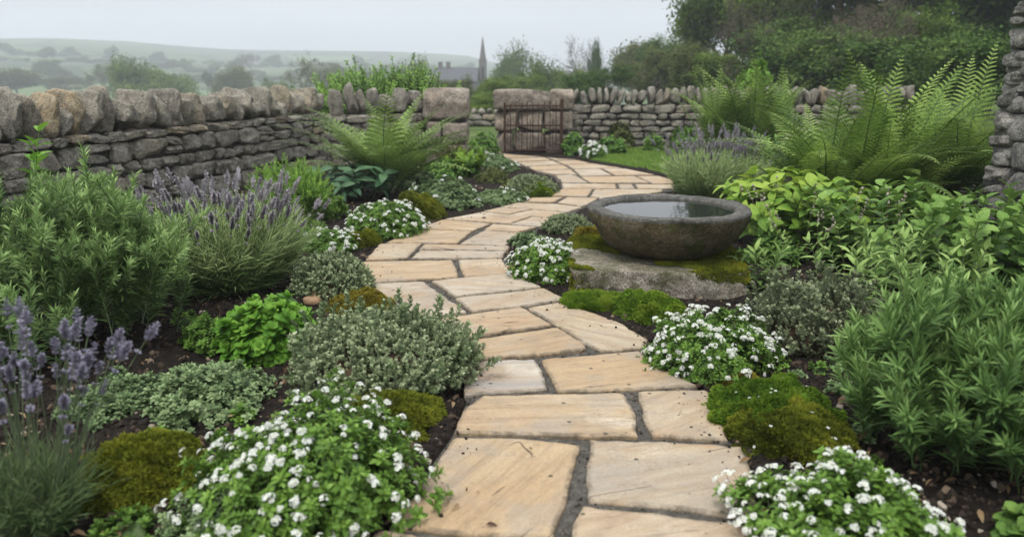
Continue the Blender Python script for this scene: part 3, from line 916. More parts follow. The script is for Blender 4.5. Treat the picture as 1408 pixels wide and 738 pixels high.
def build_tall_wall():
    X0, X1, Y0, Y1, Hh = 3.52, 4.2, 2.6, 5.75, 2.7
    root = empty('tall_stone_wall', (X0, Y0, 0), 'tall grey rough stone wall rising out of frame beside the large fern', 'wall')
    t = course_wall((X0, Y1), (X0, Y0), Hh, X1 - X0, 81, (.11, .2), (.22, .5), 14, .004, .045, True, -.05, .045)
    t.V -= np.array([X0, Y0, 0])
    link('masonry', mesh('masonry', t, [M['tower']]), root)
    c = core_box((X0 + .13, Y1 - .1), (X0 + .13, Y0 + .1), X1 - X0 - .26, -.1, Hh - .05, .02); c.V -= np.array([X0, Y0, 0])
    link('rubble_core', mesh('rubble_core', c, [M['core']], False), root)
build_tall_wall()

# ------------------------------------------------------------------ bowl on its plinth
BX, BY = .925, 4.47
def build_bowl():
    r = np.random.default_rng(3)
    prof = [(0, .165), (.14, .165), (.205, .168), (.26, .178), (.315, .198), (.365, .228), (.408, .268), (.443, .315), (.468, .362), (.483, .405), (.489, .428), (.490, .443), (.484, .450),
            (.470, .4525), (.445, .4525), (.420, .4515), (.408, .448), (.398, .436), (.386, .41), (.36, .36), (.31, .30), (.22, .26), (.1, .245), (0, .243)]
    na = 96
    an = np.arange(na) / na * 2 * math.pi
    V = []; Mi = []
    for i, (ra, z) in enumerate(prof):
        o = 1 <= i <= 11
        for a in an:
            k = .8 * math.sin(a * 23 + z * 60) * math.sin(z * 70 + a * 3)
            for q in range(4): k += math.sin(a * (3 + 4 * q) + q * 1.7 + z * 25 * (1 + q * .4)) * .5 ** q
            rr = ra * .965 * (1 + (.015 if o else .008) * k)
            zz = z + (.004 * math.sin(a * 5 + z * 30) + .003 * math.sin(a * 11) if 1 < i < 10 else .0025 * math.sin(a * 4 + 1) + .0022 * math.sin(a * 17 + 2) * math.sin(a * 5))
            V.append((rr * math.cos(a), rr * math.sin(a), zz))
    Q = []
    for i in range(len(prof) - 1):
        for j in range(na):
            Q.append((i * na + j, i * na + (j + 1) % na, (i + 1) * na + (j + 1) % na, (i + 1) * na + j))
            Mi.append(1 if i >= 10 else 0)
    V = np.array(V); V[:, 2] -= .165
    o = link('stone_bowl', mesh('stone_bowl', T(V, Q, None, Mi, np.full(len(V), .5)), [M['bowl'], M['rim']]), None, (BX, BY, .166))
    tag(o, 'wide round dark stone water bowl standing on the mossy plinth', 'bowl')
    # water
    V = [(0, 0, 0)]; rr = .384
    Vw = [(rr * q * math.cos(a), rr * q * math.sin(a), 0) for q in (.01, .35, .7, 1.0) for a in an]
    Q = [(i * na + j, i * na + (j + 1) % na, (i + 1) * na + (j + 1) % na, (i + 1) * na + j) for i in range(3) for j in range(na)]
    o = link('still_water', mesh('still_water', T(Vw, Q), [M['water']]), None, (BX, BY, .431))
    tag(o, 'still water inside the stone bowl reflecting the pale sky', 'water')
    # plinth
    st = stone_t((1.0, .92, .235), r, 14, 16, .03, 5, .97, 2.0)
    V = st.V
    V[:, 2] += .012 * noise2(V[:, 0], V[:, 1], 9, 8, 3) * (V[:, 2] < .05)
    V += nrm(V * np.array([1, 1, 0]) + 1e-9) * (.012 * noise2(V[:, 0] + V[:, 1], V[:, 2] * 3, 12, 14, 3))[:, None]
    V[:, 2] = np.minimum(V[:, 2], .104 + .004 * noise2(V[:, 0], V[:, 1], 19, 12, 2))
    o = link('stone_plinth', mesh('stone_plinth', st, [M['plinth']]), None, (.85, 4.47, .062))
    o.rotation_euler = (0, 0, -.05)
    tag(o, 'rough weathered stone slab carrying the water bowl', 'plinth')
build_bowl()

# ------------------------------------------------------------------ plant building blocks
def stem_curve(L, bend, az, n=6, sag=0.0):
    t = np.linspace(0, 1, n)
    x = bend * L * t ** 1.8
    return np.stack([x * math.cos(az), x * math.sin(az), L * t - sag * L * t ** 3], -1)
def curve_at(P, t):
    n = len(P) - 1
    i = np.clip((t * n).astype(int), 0, n - 1); f = (t * n - i)[:, None]
    p = P[i] * (1 - f) + P[i + 1] * f
    return p, nrm(P[i + 1] - P[i])
def leafy_stem(r, L=.3, n=40, leaf=None, ll=(.03, .02), ang=(60, 25), pairs=True, rad=.002, bend=.2, t0=.08, mats=(0, 1), jitter=.25, tip=3, whorl=2, sag=0, pos_pow=1.0, P=None):
    """stem with leaves in whorls along it; angle from the stem in degrees at base and at tip"""
    if P is None: P = stem_curve(L, bend, r.uniform(0, 6.28), 7, sag)
    ts = [tube_t(P, np.linspace(rad, rad * .45, len(P)), 4, mats[1])]
    k = n // whorl
    tt = np.repeat(t0 + (1 - t0) * (np.arange(k) / max(k - 1, 1)) ** pos_pow, whorl)
    az0 = np.repeat(np.arange(k) * (math.pi / whorl if pairs else 2.4) + r.uniform(0, 6), whorl)
    az = az0 + np.tile(np.arange(whorl), k) * 2 * math.pi / whorl + r.normal(size=k * whorl) * jitter
    p, tg = curve_at(P, np.clip(tt + r.normal(size=len(tt)) * .006, 0, 1))
    a = np.radians(ang[0] + (ang[1] - ang[0]) * tt + r.normal(size=len(tt)) * 7)
    fr = zframes(tg, np.zeros(len(tt)))
    radial = fr[:, :, 0] * np.cos(az)[:, None] + fr[:, :, 1] * np.sin(az)[:, None]
    d = tg * np.cos(a)[:, None] + radial * np.sin(a)[:, None]
    up = tg * np.sin(a)[:, None] - radial * np.cos(a)[:, None] + r.normal(size=d.shape) * .15
    sz = (ll[0] + (ll[1] - ll[0]) * tt) * r.uniform(.8, 1.15, len(tt))
    ts.append(inst(leaf.mat(mats[0]), frames(d, up), p, sz, -.02 + .62 * tt + r.uniform(0, .3, len(tt))))
    return join(ts)
def branchy(r, L, subs, **kw):
    """a main leafy stem with side branches"""
    P = stem_curve(L, kw.pop('bend', .2), r.uniform(0, 6.28), 7)
    ts = [leafy_stem(r, P=P, **kw)]
    for i in range(subs):
        t = r.uniform(.12, .6)
        p, tg = curve_at(P, np.array([t]))
        kk = dict(kw); kk['n'] = int(kw['n'] * .6)
        q = leafy_stem(r, L=L * r.uniform(.35, .6), bend=r.uniform(-.1, .25), **kk)
        az = r.uniform(0, 6.28); tilt = r.uniform(.35, .8)
        d = np.array([[math.sin(tilt) * math.cos(az), math.sin(tilt) * math.sin(az), math.cos(tilt)]])
        q.V = q.V @ zframes(d, np.array([r.uniform(0, 6)]))[0].T + p[0]
        ts.append(q)
    return join(ts)
def dome_pts(r, n, rx, ry, h, lump=.12, seed=0, lo=0.0, shell=(.86, 1.02), full=True):
    """points over a lumpy dome with outward normals"""
    u = r.uniform(lo, 1, n) ** .85; th = r.uniform(0, 2 * math.pi, n)
    if not full: th = th
    c = np.sqrt(np.maximum(1 - u * u, 0))
    d = np.stack([c * np.cos(th), c * np.sin(th), u], -1)
    k = 1 + lump * noise2(d[:, 0] * 3 + d[:, 2] * 2, d[:, 1] * 3 - d[:, 2] * 2, seed + 100, 1.6, 3)
    s_ = r.uniform(shell[0], shell[1], n) * k
    P = d * np.array([rx, ry, h]) * s_[:, None]
    N = nrm(d / np.array([rx, ry, h]))
    return P, N
def dome_mesh(rx, ry, h, lump, seed, k=1.0, res=24, rough=0.0):
    V, Q = CS[14]
    V = nrm(V.copy())
    L_ = 1 + lump * noise2(V[:, 0] * 3 + V[:, 2] * 2, V[:, 1] * 3 - V[:, 2] * 2, seed + 100, 1.6, 3)
    W = V * np.array([rx, ry, h]) * (L_ * k)[:, None]
    W[:, 2] = np.maximum(W[:, 2], -.03)
    return T(W, Q)
def put_children(root, name, meshes, P, D, r, sc=(.85, 1.15), cap=100):
    """copies of the first-built part: position P, axis D"""
    n = min(len(P), cap)
    fr = zframes(D[:n], r.uniform(0, 6.28, n))
    first = None
    for i in range(n):
        me = meshes[i % len(meshes)]
        o = link(name, me, root)
        s_ = r.uniform(*sc)
        m = Matrix([list(fr[i][0]) , list(fr[i][1]), list(fr[i][2])]).to_4x4()
        o.matrix_local = Matrix.Translation(Vector(P[i])) @ m @ Matrix.Scale(s_, 4)

LEAF = {
 'needle': leaf_t(.17, 2, .45, .22, .35, .10),
 'linear': leaf_t(.145, 3, .45, .25, .4, .08),
 'tiny': chip_t(.78, .15),
 'oval': leaf_t(.62, 3, .18, .25, .5, .25),
 'obov': leaf_t(.46, 3, .22, .3, .62, .35, cup=.08),
 'ovate': leaf_t(.55, 6, .22, .35, .38, .06, .05),
 'serrate': leaf_t(.72, 8, .25, .38, .36, .06, .09),
 'scallop': leaf_t(.92, 6, .16, .3, .5, .35, .07),
 'lance': leaf_t(.30, 5, .3, .38, .42, .06),
 'palm': leaf_t(.42, 6, .25, .45, .5, .06, .04),
 'chip': chip_t(.55, .12),
}
GR_THYME, GR_WHITE, GR_MOSS, GR_LAV = 'clipped looking thyme mounds', 'white flowering cushions beside the path', 'moss cushions', 'lavender clumps'

def micro(r, n_wh=4, leaf='tiny', ls=.26, ang=(70, 30), mats=(0, 1)):
    return leafy_stem(r, 1.0, n_wh * 2, LEAF[leaf], (ls, ls * .85), ang, True, .012, r.uniform(.05, .25), .3, mats, .3, pos_pow=.7)
MIC = [micro(np.random.default_rng(100 + i), 7, ls=.34, ang=(80, 28)) for i in range(4)]
def scatter_sprigs(r, tm, P, D, sc, tint=(0, .3)):
    ts = []
    ix = r.integers(0, len(tm), len(P))
    for k in range(len(tm)):
        q = ix == k
        if q.any(): ts.append(inst(tm[k], zframes(D[q], r.uniform(0, 6.28, q.sum())), P[q], r.uniform(*sc, q.sum()), r.uniform(*tint, q.sum())))
    return join(ts)

def thyme(name, label, box, seed, mat='thyme', n=None, size=(.034, .056), lump=.13, up=.5, spikes=0, group=GR_THYME, cat='thyme', ry=None, hscale=1.0):
    X, Y, rr, h = fit(*box); h *= hscale * .84; rr *= .94
    r = np.random.default_rng(seed)
    root = empty(name, (X, Y, .01), label, cat, group)
    ry = ry or rr * .95
    a, b, hh = rr - size[0] * .6, ry - size[0] * .6, max(h - size[1] * .8, .02)
    n = n or int(min(6500, 1.5 * 2 * math.pi * rr * max(rr, h) / (.42 * size[1]) ** 2))
    P, N = dome_pts(r, n, a, b, hh, lump, seed, -.05, (.8, 1.02))
    D = nrm(N * (1 - up) + np.array([0, 0, up]) + r.normal(size=N.shape) * .28)
    t = scatter_sprigs(r, MIC, P - D * size[0] * .5, D, size)
    if spikes:
        P2, N2 = dome_pts(r, spikes, a, b, hh, lump, seed, .1, (1.0, 1.04))
        D2 = nrm(N2 + np.array([0, 0, .7]) + r.normal(size=N2.shape) * .25)
        t = join([t, scatter_sprigs(r, MIC, P2, D2, (size[1] * 1.1, size[1] * 1.7), (-.3, .1))])
    link('foliage', mesh('foliage', t, [M[mat], M['twig']]), root)
    link('woody_base', mesh('woody_base', dome_mesh(a, b, hh, lump, seed, .7), [M['twig']]), root)
    return root

MOSS_T = join([T([(0, 0, 0), (.12, -.13, .5), (0, 0, 1.0), (-.12, .13, .5)], [(0, 1, 2, 3)], [(0, 0)] * 4, None, [-.2, 0, .3, 0]),
               T([(0, 0, 0), (.13, .12, .45), (.1, .1, .95), (-.13, -.12, .45)], [(0, 1, 2, 3)], [(0, 0)] * 4, None, [-.2, 0, .3, 0]),
               T([(0, 0, 0), (.3, -.05, .4), (.45, 0, .7), (.3, .12, .4)], [(0, 1, 2, 3)], [(0, 0)] * 4, None, [-.2, 0, .3, 0])])
def moss(name, label, box, seed, mat='moss_olive', n=None, ry=None, lump=.24, flowers=0, group=GR_MOSS, fz=(.012, .024), pos=None):
    X, Y, rr, h = fit(*box) if pos is None else pos[:4]
    if pos is None: h *= .76
    z = .008 if pos is None else pos[4]
    r = np.random.default_rng(seed)
    root = empty(name, (X, Y, z), label, 'moss', group)
    ry = ry or rr
    body = dome_mesh(rr, ry, h, lump, seed)
    W = body.V
    nv = nrm(W / np.array([rr, ry, h]) ** 2)
    amp = min(.02, h * .22)
    body.V = W + nv * (amp * noise2(W[:, 0] * 1.0 + W[:, 2], W[:, 1] + W[:, 2], seed, 60, 2))[:, None]
    body.C = r.uniform(.1, .5, len(W))
    n = n or int(min(16000, 4200 * (rr / .12) ** 2))
    P, N = dome_pts(r, n, rr, ry, h, lump, seed, -.02, (.97, 1.0))
    bump_ = amp * noise2(P[:, 0] + P[:, 2], P[:, 1] + P[:, 2], seed, 60, 2)
    P = P + N * bump_[:, None]
    D = nrm(N + r.normal(size=N.shape) * .35)
    t = inst(MOSS_T, zframes(D, r.uniform(0, 6, n)), P - D * .003, r.uniform(*fz, n), .28 + .35 * noise2(P[:, 0], P[:, 1], seed + 7, 22, 3) + bump_ * 12 + r.uniform(-.1, .2, n))
    link('moss_cushion', mesh('moss_cushion', join([body, t]), [M[mat]]), root)
    if flowers:
        P, N = dome_pts(r, flowers, rr, ry, h, lump, seed, .1, (1.0, 1.06))
        put_children(root, 'tiny_flower', [FLORET_SOLO], P, N, r, (.7, 1.3))
    return root

def floret(r, n=5, size=1.0):
    """one small flower facing +z"""
    pet = T([(0.03, 0, 0), (.55, -.34, .1), (1, 0, .12), (.55, .34, .1)], [(0, 1, 2, 3)], [(0, 0)] * 4, None, [0, .3, .5, .3])
    a = np.arange(n) * 2 * math.pi / n + r.uniform(0, 6)
    d = np.stack([np.cos(a), np.sin(a), np.full(n, r.uniform(.05, .45))], -1)
    t = inst(pet, frames(d, np.tile([[0, 0, 1.]], (n, 1))), np.zeros((n, 3)), size * r.uniform(.85, 1.1, n))
    V, Q = CS[2]
    return join([t, T(nrm(V) * np.array([.2, .2, .14]) * size + np.array([0, 0, .1 * size]), Q, None, np.full(len(Q), 1))])
def flower_head(r, n=9, R_=.011, fs=.0065, stalk=.03):
    """a rounded cluster of florets on a short stalk, origin at the stalk's foot"""
    d = nrm(np.stack([r.normal(size=n), r.normal(size=n), np.abs(r.normal(size=n)) + .35], -1))
    ts = [tube_t([(0, 0, 0), (.001, 0, stalk * .5), (0, 0, stalk)], [.0011, .0009, .0008], 4, 2)]
    for i in range(n):
        f = floret(r, 4 if r.uniform() < .5 else 5, fs * r.uniform(.75, 1.15))
        F3 = zframes(d[i:i + 1], np.array([r.uniform(0, 6)]))[0]
        f.V = f.V @ F3.T + d[i] * np.array([R_, R_, R_ * .7]) + np.array([0, 0, stalk])
        ts.append(f)
    HEAD_T.append(join(ts))
    return mesh('flower_head', join(ts), [M['petal'], M['eye'], M['stem']])
HEAD_T = []
_r = np.random.default_rng(55)
HEADS = [flower_head(_r, int(_r.integers(6, 15)), _r.uniform(.009, .014), _r.uniform(.0065, .0085), _r.uniform(.02, .034)) for _ in range(7)]
def solo(r, s_):
    t = join([tube_t([(0, 0, -.004), (0, 0, .004)], .0008, 3, 2)] + [T(f.V + np.array([0, 0, .004]), f.Q, f.L, f.M, f.C) for f in (floret(r, 5, s_),)])
    return mesh('tiny_flower', t, [M['petal'], M['eye'], M['stem']])
FLORET_SOLO = solo(_r, .0065)

def rosette(r, leaf, n=9, ls=(.75, 1.0), ang=(80, 20)):
    """leaves round a very short stem, unit size"""
    i = np.arange(n); az = i * 2.4 + r.uniform(0, 6)
    el = np.radians(ang[0] + (ang[1] - ang[0]) * i / max(n - 1, 1)) + r.normal(size=n) * .12
    d = np.stack([np.cos(az) * np.sin(el), np.sin(az) * np.sin(el), np.cos(el)], -1)
    up = np.stack([-np.cos(az) * np.cos(el), -np.sin(az) * np.cos(el), np.sin(el)], -1) + r.normal(size=(n, 3)) * .15
    p = np.stack([np.zeros(n), np.zeros(n), .3 * i / n], -1)
    return inst(LEAF[leaf], frames(d, up), p, r.uniform(*ls, n) * (1 - .4 * i / n), .15 + .4 * i / n + r.uniform(-.1, .15, n))
ROS = {k: [rosette(np.random.default_rng(200 + i), k, 9) for i in range(4)] for k in ('obov', 'scallop', 'oval', 'ovate')}

def cushion(name, label, box, seed, mat='cress', heads=90, leaf='obov', size=(.018, .034), n=None, lump=.12, up=.35, group=GR_WHITE, cat='white flowers', headm=None, hsc=(.8, 1.2), ry=None, hname='flower_head'):
    """a leafy mound, with flower heads standing over it"""
    X, Y, rr, h = fit(*box); h *= .82; rr *= .95
    r = np.random.default_rng(seed)
    root = empty(name, (X, Y, .01), label, cat, group)
    ry = ry or rr
    a, b, hh = rr - size[0] * .5, ry - size[0] * .5, max(h - (.035 if heads else .015), .02)
    n = n or int(min(5000,  1.35 * 2 * math.pi * rr * max(rr, h) / (size[1] * .62) ** 2))
    P, N = dome_pts(r, n, a, b, hh, lump, seed, -.06, (.68, 1.03))
    D = nrm(N * (1 - up) + np.array([0, 0, up]) + r.normal(size=N.shape) * .25)
    link('foliage', mesh('foliage', scatter_sprigs(r, ROS[leaf], P - D * size[0] * .3, D, size, (-.1, .3)), [M[mat]]), root)
    link('stems', mesh('stems', dome_mesh(a, b, hh, lump, seed, .55), [M['stem']]), root)
    if heads:
        # heads gather in loose drifts rather than evenly
        P, N = dome_pts(r, heads * 5, a, b, hh, lump, seed, .05, (.98, 1.02))
        k = noise2(P[:, 0], P[:, 1], seed + 3, 9, 3) * .4 + r.normal(size=len(P)) * .8
        o = np.argsort(-k)[:heads]
        P, N = P[o], N[o]
        D = nrm(N * .75 + np.array([0, 0, .45]) + r.normal(size=N.shape) * .15)
        o = np.argsort(P[:, 1] - P[:, 2])            # the nearest hundred as parts, the rest as one
        P, D = P[o], D[o]
        put_children(root, hname, headm or HEADS, P - D * .008, D, r, hsc)
        if heads > 100:
            rest = scatter_sprigs(r, HEAD_T, P[100:] - D[100:] * .008, D[100:], hsc)
            link('flower_heads', mesh('flower_heads', rest, [M['petal'], M['eye'], M['stem']]), root)['kind'] = 'stuff'
    return root

def lavender(name, label, box, seed, stems=90, L=(.4, .6), blade=(.2, .34), n=1500, flower='lavflower2', spread=.55, tilt=.75, group=GR_LAV, lean=(0, 0), spike=(.03, .05), h=None, mat='lavleaf', rscale=1.0, fat=.006):
    X, Y, rr, hh = fit(*box)
    rr *= rscale
    h = h or hh * .88
    r = np.random.default_rng(seed)
    root = empty(name, (X, Y, .0), label, 'lavender', group)
    # foliage: narrow arching blades
    bl = [leafy_stem(r, 1.0, 16, leaf_t(.045, 3, .4, .3, .4, .1), (.42, .24), (26, 8), True, .006, r.uniform(.1, .5), .05, (0, 1), .3) for _ in range(5)]
    th = r.uniform(0, 6.28, n); q = np.sqrt(r.uniform(0, 1, n))
    base = np.stack([np.cos(th) * q * rr * spread, np.sin(th) * q * rr * spread, r.uniform(0, .03, n)], -1)
    D = np.stack([np.cos(th) * q * tilt, np.sin(th) * q * tilt, np.ones(n)], -1) + r.normal(size=(n, 3)) * .16 + np.array([lean[0], lean[1], 0])
    t = scatter_sprigs(r, bl, base, nrm(D), (blade[0] * h / .6 * .8, blade[1] * h / .6 * 1.0), (-.1, .35))
    link('foliage', mesh('foliage', t, [M[mat], M['stem_pale']]), root)
    # flower stems with whorled spikes
    ms, tms = [], []
    for v in range(8):
        Ls = r.uniform(.95, 1.2) * h
        P = stem_curve(Ls, r.uniform(.02, .22), r.uniform(0, 6), 8)
        ts = [tube_t(P, np.linspace(.0019, .0012, 8), 4, 1)]
        sp = r.uniform(*spike)
        k = max(3, int(sp / .0085))
        for i in range(k + 1):
            tt = 1 - (sp / Ls) * (1 - i / k) if i > 0 else 1 - (sp / Ls) * 1.5
            p, tg = curve_at(P, np.array([min(tt, .999)]))
            m = 7 if i < k else 4
            az = np.arange(m) * 6.283 / m + r.uniform(0, 6)
            f3 = zframes(tg, np.zeros(1))[0]
            rad = f3[:, 0][None] * np.cos(az)[:, None] + f3[:, 1][None] * np.sin(az)[:, None]
            d = nrm(rad * .75 + tg * r.uniform(.4, .8))
            bud = T([(0, 0, 0), (.5, -.3, .1), (1, 0, 0), (.5, .3, .1), (.5, 0, .35)], [(0, 1, 2, 3), (0, 1, 4, 3)], [(0, 0)] * 5, None, [-.2, 0, .4, 0, .2])
            w_ = math.sin(math.pi * (.25 + .6 * i / k)) * r.uniform(.85, 1.15)
            ts.append(inst(bud, frames(d, np.tile(tg, (m, 1)) + r.normal(size=(m, 3)) * .3), np.repeat(p, m, 0), fat * 1.9 * w_ * r.uniform(.75, 1.2, m), r.uniform(.05, .6, m)))
        tms.append(join(ts)); ms.append(mesh('flower_stem', join(ts), [M[flower], M['stem_pale']]))
    th = r.uniform(0, 6.28, stems); q = np.sqrt(r.uniform(0.02, 1, stems))
    base = np.stack([np.cos(th) * q * rr * spread * .9, np.sin(th) * q * rr * spread * .9, np.zeros(stems)], -1)
    D = nrm(np.stack([np.cos(th) * q * tilt * 1.05, np.sin(th) * q * tilt * 1.05, np.ones(stems)], -1) + r.normal(size=(stems, 3)) * .1 + np.array([lean[0], lean[1], 0]))
    o = np.argsort(base[:, 1])                   # the nearest hundred as parts, the rest as one
    base, D = base[o], D[o]
    put_children(root, 'flower_stem', ms, base, D, r, (.82, 1.12))
    if stems > 100:
        link('flower_stems', mesh('flower_stems', scatter_sprigs(r, tms, base[100:], D[100:], (.82, 1.12)), [M[flower], M['stem_pale']]), root)['kind'] = 'stuff'
    return root

def stems_plant(name, label, box, seed, make, n=60, cat='herb', group=None, spread=.6, tilt=.6, sc=(.8, 1.15), nvar=6, mats=('mint', 'stem'), z0=0, pos=None, part='leafy_stem', up=0, fill=0, hfac=.86):
    """a clump of leafy stems fanning from the ground; make(r, h) gives one stem of length h"""
    X, Y, rr, h = fit(*box) if pos is None else pos
    h *= hfac
    r = np.random.default_rng(seed)
    root = empty(name, (X, Y, z0), label, cat, group)
    ms = [mesh(part, make(r, h), [M[m] for m in mats]) for _ in range(nvar)]
    th = np.arange(n) * 2.39996 + r.normal(size=n) * .3; q = np.sqrt((np.arange(n) + .5) / n)
    r.shuffle(q)
    base = np.stack([np.cos(th) * q * rr * spread, np.sin(th) * q * rr * spread, np.full(n, -.01) + up * r.uniform(0, h, n)], -1)
    D = nrm(np.stack([np.cos(th) * q * tilt, np.sin(th) * q * tilt, np.ones(n)], -1) + r.normal(size=(n, 3)) * .12)
    put_children(root, part, ms, base, D, r, sc)
    return root

def frond(r, L=1.0, pairs=34, plen=.22, arch=1.0, rise=75, fine=9, mats=(0, 1), droop=.25):
    """fern frond rising from the origin along +z and arching towards +x"""
    n = 16
    t = np.linspace(0, 1, n)
    el = np.radians(rise) - arch * t ** 1.3 * 1.25
    seg = L / (n - 1)
    side = r.normal() * .25
    P = np.zeros((n, 3))
    for i in range(1, n):
        P[i] = P[i - 1] + seg * np.array([math.cos(el[i]), side * t[i] * .4, math.sin(el[i])])
    ts = [tube_t(P, np.linspace(.0045, .0012, n) * (L / .8), 4, mats[1])]
    k = (np.arange(pairs) + .5) / pairs
    tt = .10 + .9 * k
    prof = np.minimum(1, (k / .28) ** .7) * np.clip((1 - k) / .72, 0, 1) ** .85
    prof = np.maximum(prof, .03)
    p, tg = curve_at(P, np.clip(tt, 0, .999))
    sidev = nrm(np.cross(tg, np.array([[0, 1., 0]])) ); upv = sidev
    lat = nrm(np.cross(upv, tg))
    chip = T([(0, -.5, 0), (.75, -.42, .02), (1, 0, 0), (.8, .42, .04), (0, .5, 0)], [(0, 1, 2, 3), (0, 3, 4, 4)], [(0, 0)] * 5)
    chip = T([(0, -.42, 0), (.8, -.40, -.03), (1.0, .25, -.05), (0, .42, 0)], [(0, 1, 2, 3)], [(0, -1), (.8, -1), (1, 1), (0, 1)])
    for sg in (-1, 1):
        pl = plen * L * prof * r.uniform(.9, 1.08, pairs)
        fw = np.radians(64 - 22 * k)
        d = nrm(lat * sg * np.sin(fw)[:, None] + tg * np.cos(fw)[:, None] + upv * (.12 - droop * .2))
        # pinnules both sides of each pinna
        f = (np.arange(fine) + .35) / fine
        pf = np.clip(1 - f, 0.06, 1) ** .6
        nrm_ = nrm(np.cross(d, np.cross(upv, d)))
        w_ = nrm(np.cross(nrm_, d))
        pos = p[:, None] + d[:, None] * (pl[:, None] * f[None])[..., None] - np.array([0, 0, 1.]) * (pl[:, None] * f[None] ** 2 * droop)[..., None]
        spacing = pl / fine
        for s2 in (-1, 1):
            dd = nrm(w_ * s2 * .88 + d * .48)
            D = np.repeat(dd[:, None], fine, 1).reshape(-1, 3)
            U = np.repeat(nrm_[:, None], fine, 1).reshape(-1, 3) + r.normal(size=(pairs * fine, 3)) * .15
            ln = (.9 * L / pairs * .62) * (pf[None] ** .6) * np.clip(pl / (plen * L), .35, 1)[:, None]
            sc = np.stack([ln, np.repeat(spacing[:, None] * 1.0, fine, 1), ln], -1).reshape(-1, 3)
            tn = .15 + .35 * np.repeat(k[:, None], fine, 1).ravel() + r.uniform(-.1, .2, pairs * fine)
            ts.append(inst(chip, frames(D, U), pos.reshape(-1, 3), sc, tn).mat(mats[0]))
    return join(ts)
def fern(name, label, box, seed, n=34, mats=('fern', 'stem'), L=None, rise=(60, 88), arch=(.6, 1.2), plen=.2, pairs=34, fine=8, nvar=6, rr=None, cat='fern', group='ferns in the borders', azr=None, clumps=1, pos=None, sc=(.7, 1.1), tl=(-.1, .3)):
    X, Y, r0, h = fit(*box) if pos is None else pos
    r = np.random.default_rng(seed)
    root = empty(name, (X, Y, 0), label, cat, group)
    L = L or h * 1.12
    ms = [mesh('frond', frond(r, L, pairs, plen * r.uniform(.9, 1.1), r.uniform(*arch), r.uniform(*rise), fine), [M[m] for m in mats]) for _ in range(nvar)]
    for i in range(n):
        az = i * 2.39996 + r.normal() * .25
        if azr: az = r.uniform(*azr)
        q = r.uniform(.0, 1)
        c = i % clumps
        cx = (c - (clumps - 1) / 2) * r0 * 1.1 / max(clumps, 1)
        o = link('frond', ms[i % nvar], root, (cx + math.cos(az) * .08 * q, (math.sin(az) * .08 - .06 * (c % 2)) * q, r.uniform(-.02, .03)))
        o.rotation_euler = (r.normal() * .08, r.normal() * .12 + tl[0] + (tl[1] - tl[0]) * q, az)
        s_ = r.uniform(*sc); o.scale = (s_, s_, s_)
    return root

# ------------------------------------------------------------------ left border
def rosemary_sprig(r, h): return branchy(r, h * .62, 3, n=104, leaf=LEAF['needle'], ll=(.068, .042), ang=(58, 22), pairs=True, rad=.0028, bend=r.uniform(.02, .2), t0=.12, whorl=4, jitter=.5)
def place_dome_sprigs(name, label, box, seed, make, n, cat, mats, group=None, inner=.42, up=.75, sc=(.8, 1.15), nvar=7, part='leafy_sprig', ry=None, hf=1.0):
    X, Y, rr, h = fit(*box); h *= hf
    r = np.random.default_rng(seed)
    root = empty(name, (X, Y, 0), label, cat, group)
    tms = [make(r, h) for _ in range(nvar)]
    ms = [mesh(part, t_, [M[m] for m in mats]) for t_ in tms]
    P, N = dome_pts(r, n, rr * inner, (ry or rr) * inner, h * inner * .9, .05, seed, -.05, (.5, 1.15))
    D = nrm(N * (1 - up) + np.array([0, 0, up]) + r.normal(size=N.shape) * .13)
    o = np.argsort(P[:, 1] - P[:, 2])                # the hundred that show largest as parts, the rest as one
    P, D = P[o], D[o]
    put_children(root, part, ms, P, D, r, sc)
    if n > 100:
        link(part + 's', mesh(part + 's', scatter_sprigs(r, tms, P[100:], D[100:], sc), [M[m] for m in mats]), root)['kind'] = 'stuff'
    return root
place_dome_sprigs('rosemary_bush', 'large grey green rosemary bush with upright needle sprigs at the left edge', (-130, 278, 262, 552), 301, rosemary_sprig, 190, 'rosemary', ('rosemary', 'stem_pale'), 'rosemary bushes', .76, .86, hf=.86)
lavender('lavender', 'blurred violet lavender in the near left corner, in front of the rosemary', (-80, 128, 466, 800), 302, 100, n=620, flower='lavflower', spread=.5, tilt=.36, rscale=.8, blade=(.16, .26), mat='lavleaf_deep', spike=(.04, .06), fat=.0095)
lavender('lavender', 'big grey green lavender with many faded flower spikes before the left wall', (183, 422, 240, 428), 303, 190, n=1900, spread=.55, tilt=.5, lean=(.05, 0), spike=(.06, .1), fat=.0105, blade=(.26, .44))
def herb_sprig(r, h): return branchy(r, h * .6, 3, n=60, leaf=LEAF['needle'], ll=(.05, .034), ang=(50, 20), pairs=True, rad=.002, bend=r.uniform(0, .2), t0=.1, whorl=4, jitter=.5)
place_dome_sprigs('herb_bush', 'rounded bright green feathery herb bush between the big lavender and the fern', (335, 472, 222, 320), 304, herb_sprig, 100, 'herb bush', ('shrub_bright', 'twig'), None, .5, .55)
def broad_stem(r, h): return leafy_stem(r, h, 14, LEAF['ovate'], (.14, .10), (62, 38), True, .006, .08, .3, (0, 1), .25)
_Y = 4.7
stems_plant('leafy_plant', 'tall fresh green broad leaved plant at the far left before the wall', None, 305, broad_stem, 3, 'leafy plant', None, .5, .12, (.75, 1.02), 3, ('balm', 'stem'), pos=(xat(32, _Y, .5), _Y, .2, zat(196, _Y)), hfac=1.1)
stems_plant('leafy_plant', 'low broad leaved seedlings tucked between rosemary and big lavender', None, 306, lambda r, h: leafy_stem(r, h, 8, LEAF['ovate'], (.12, .09), (72, 45), True, .004, .1, .3, (0, 1), .25), 9, 'leafy plant', None, .9, .5, (.7, 1.1), 3, ('balm', 'stem'), pos=(xat(120, 4.6, .2), 4.7, .45, .42))
_Y = 7.9
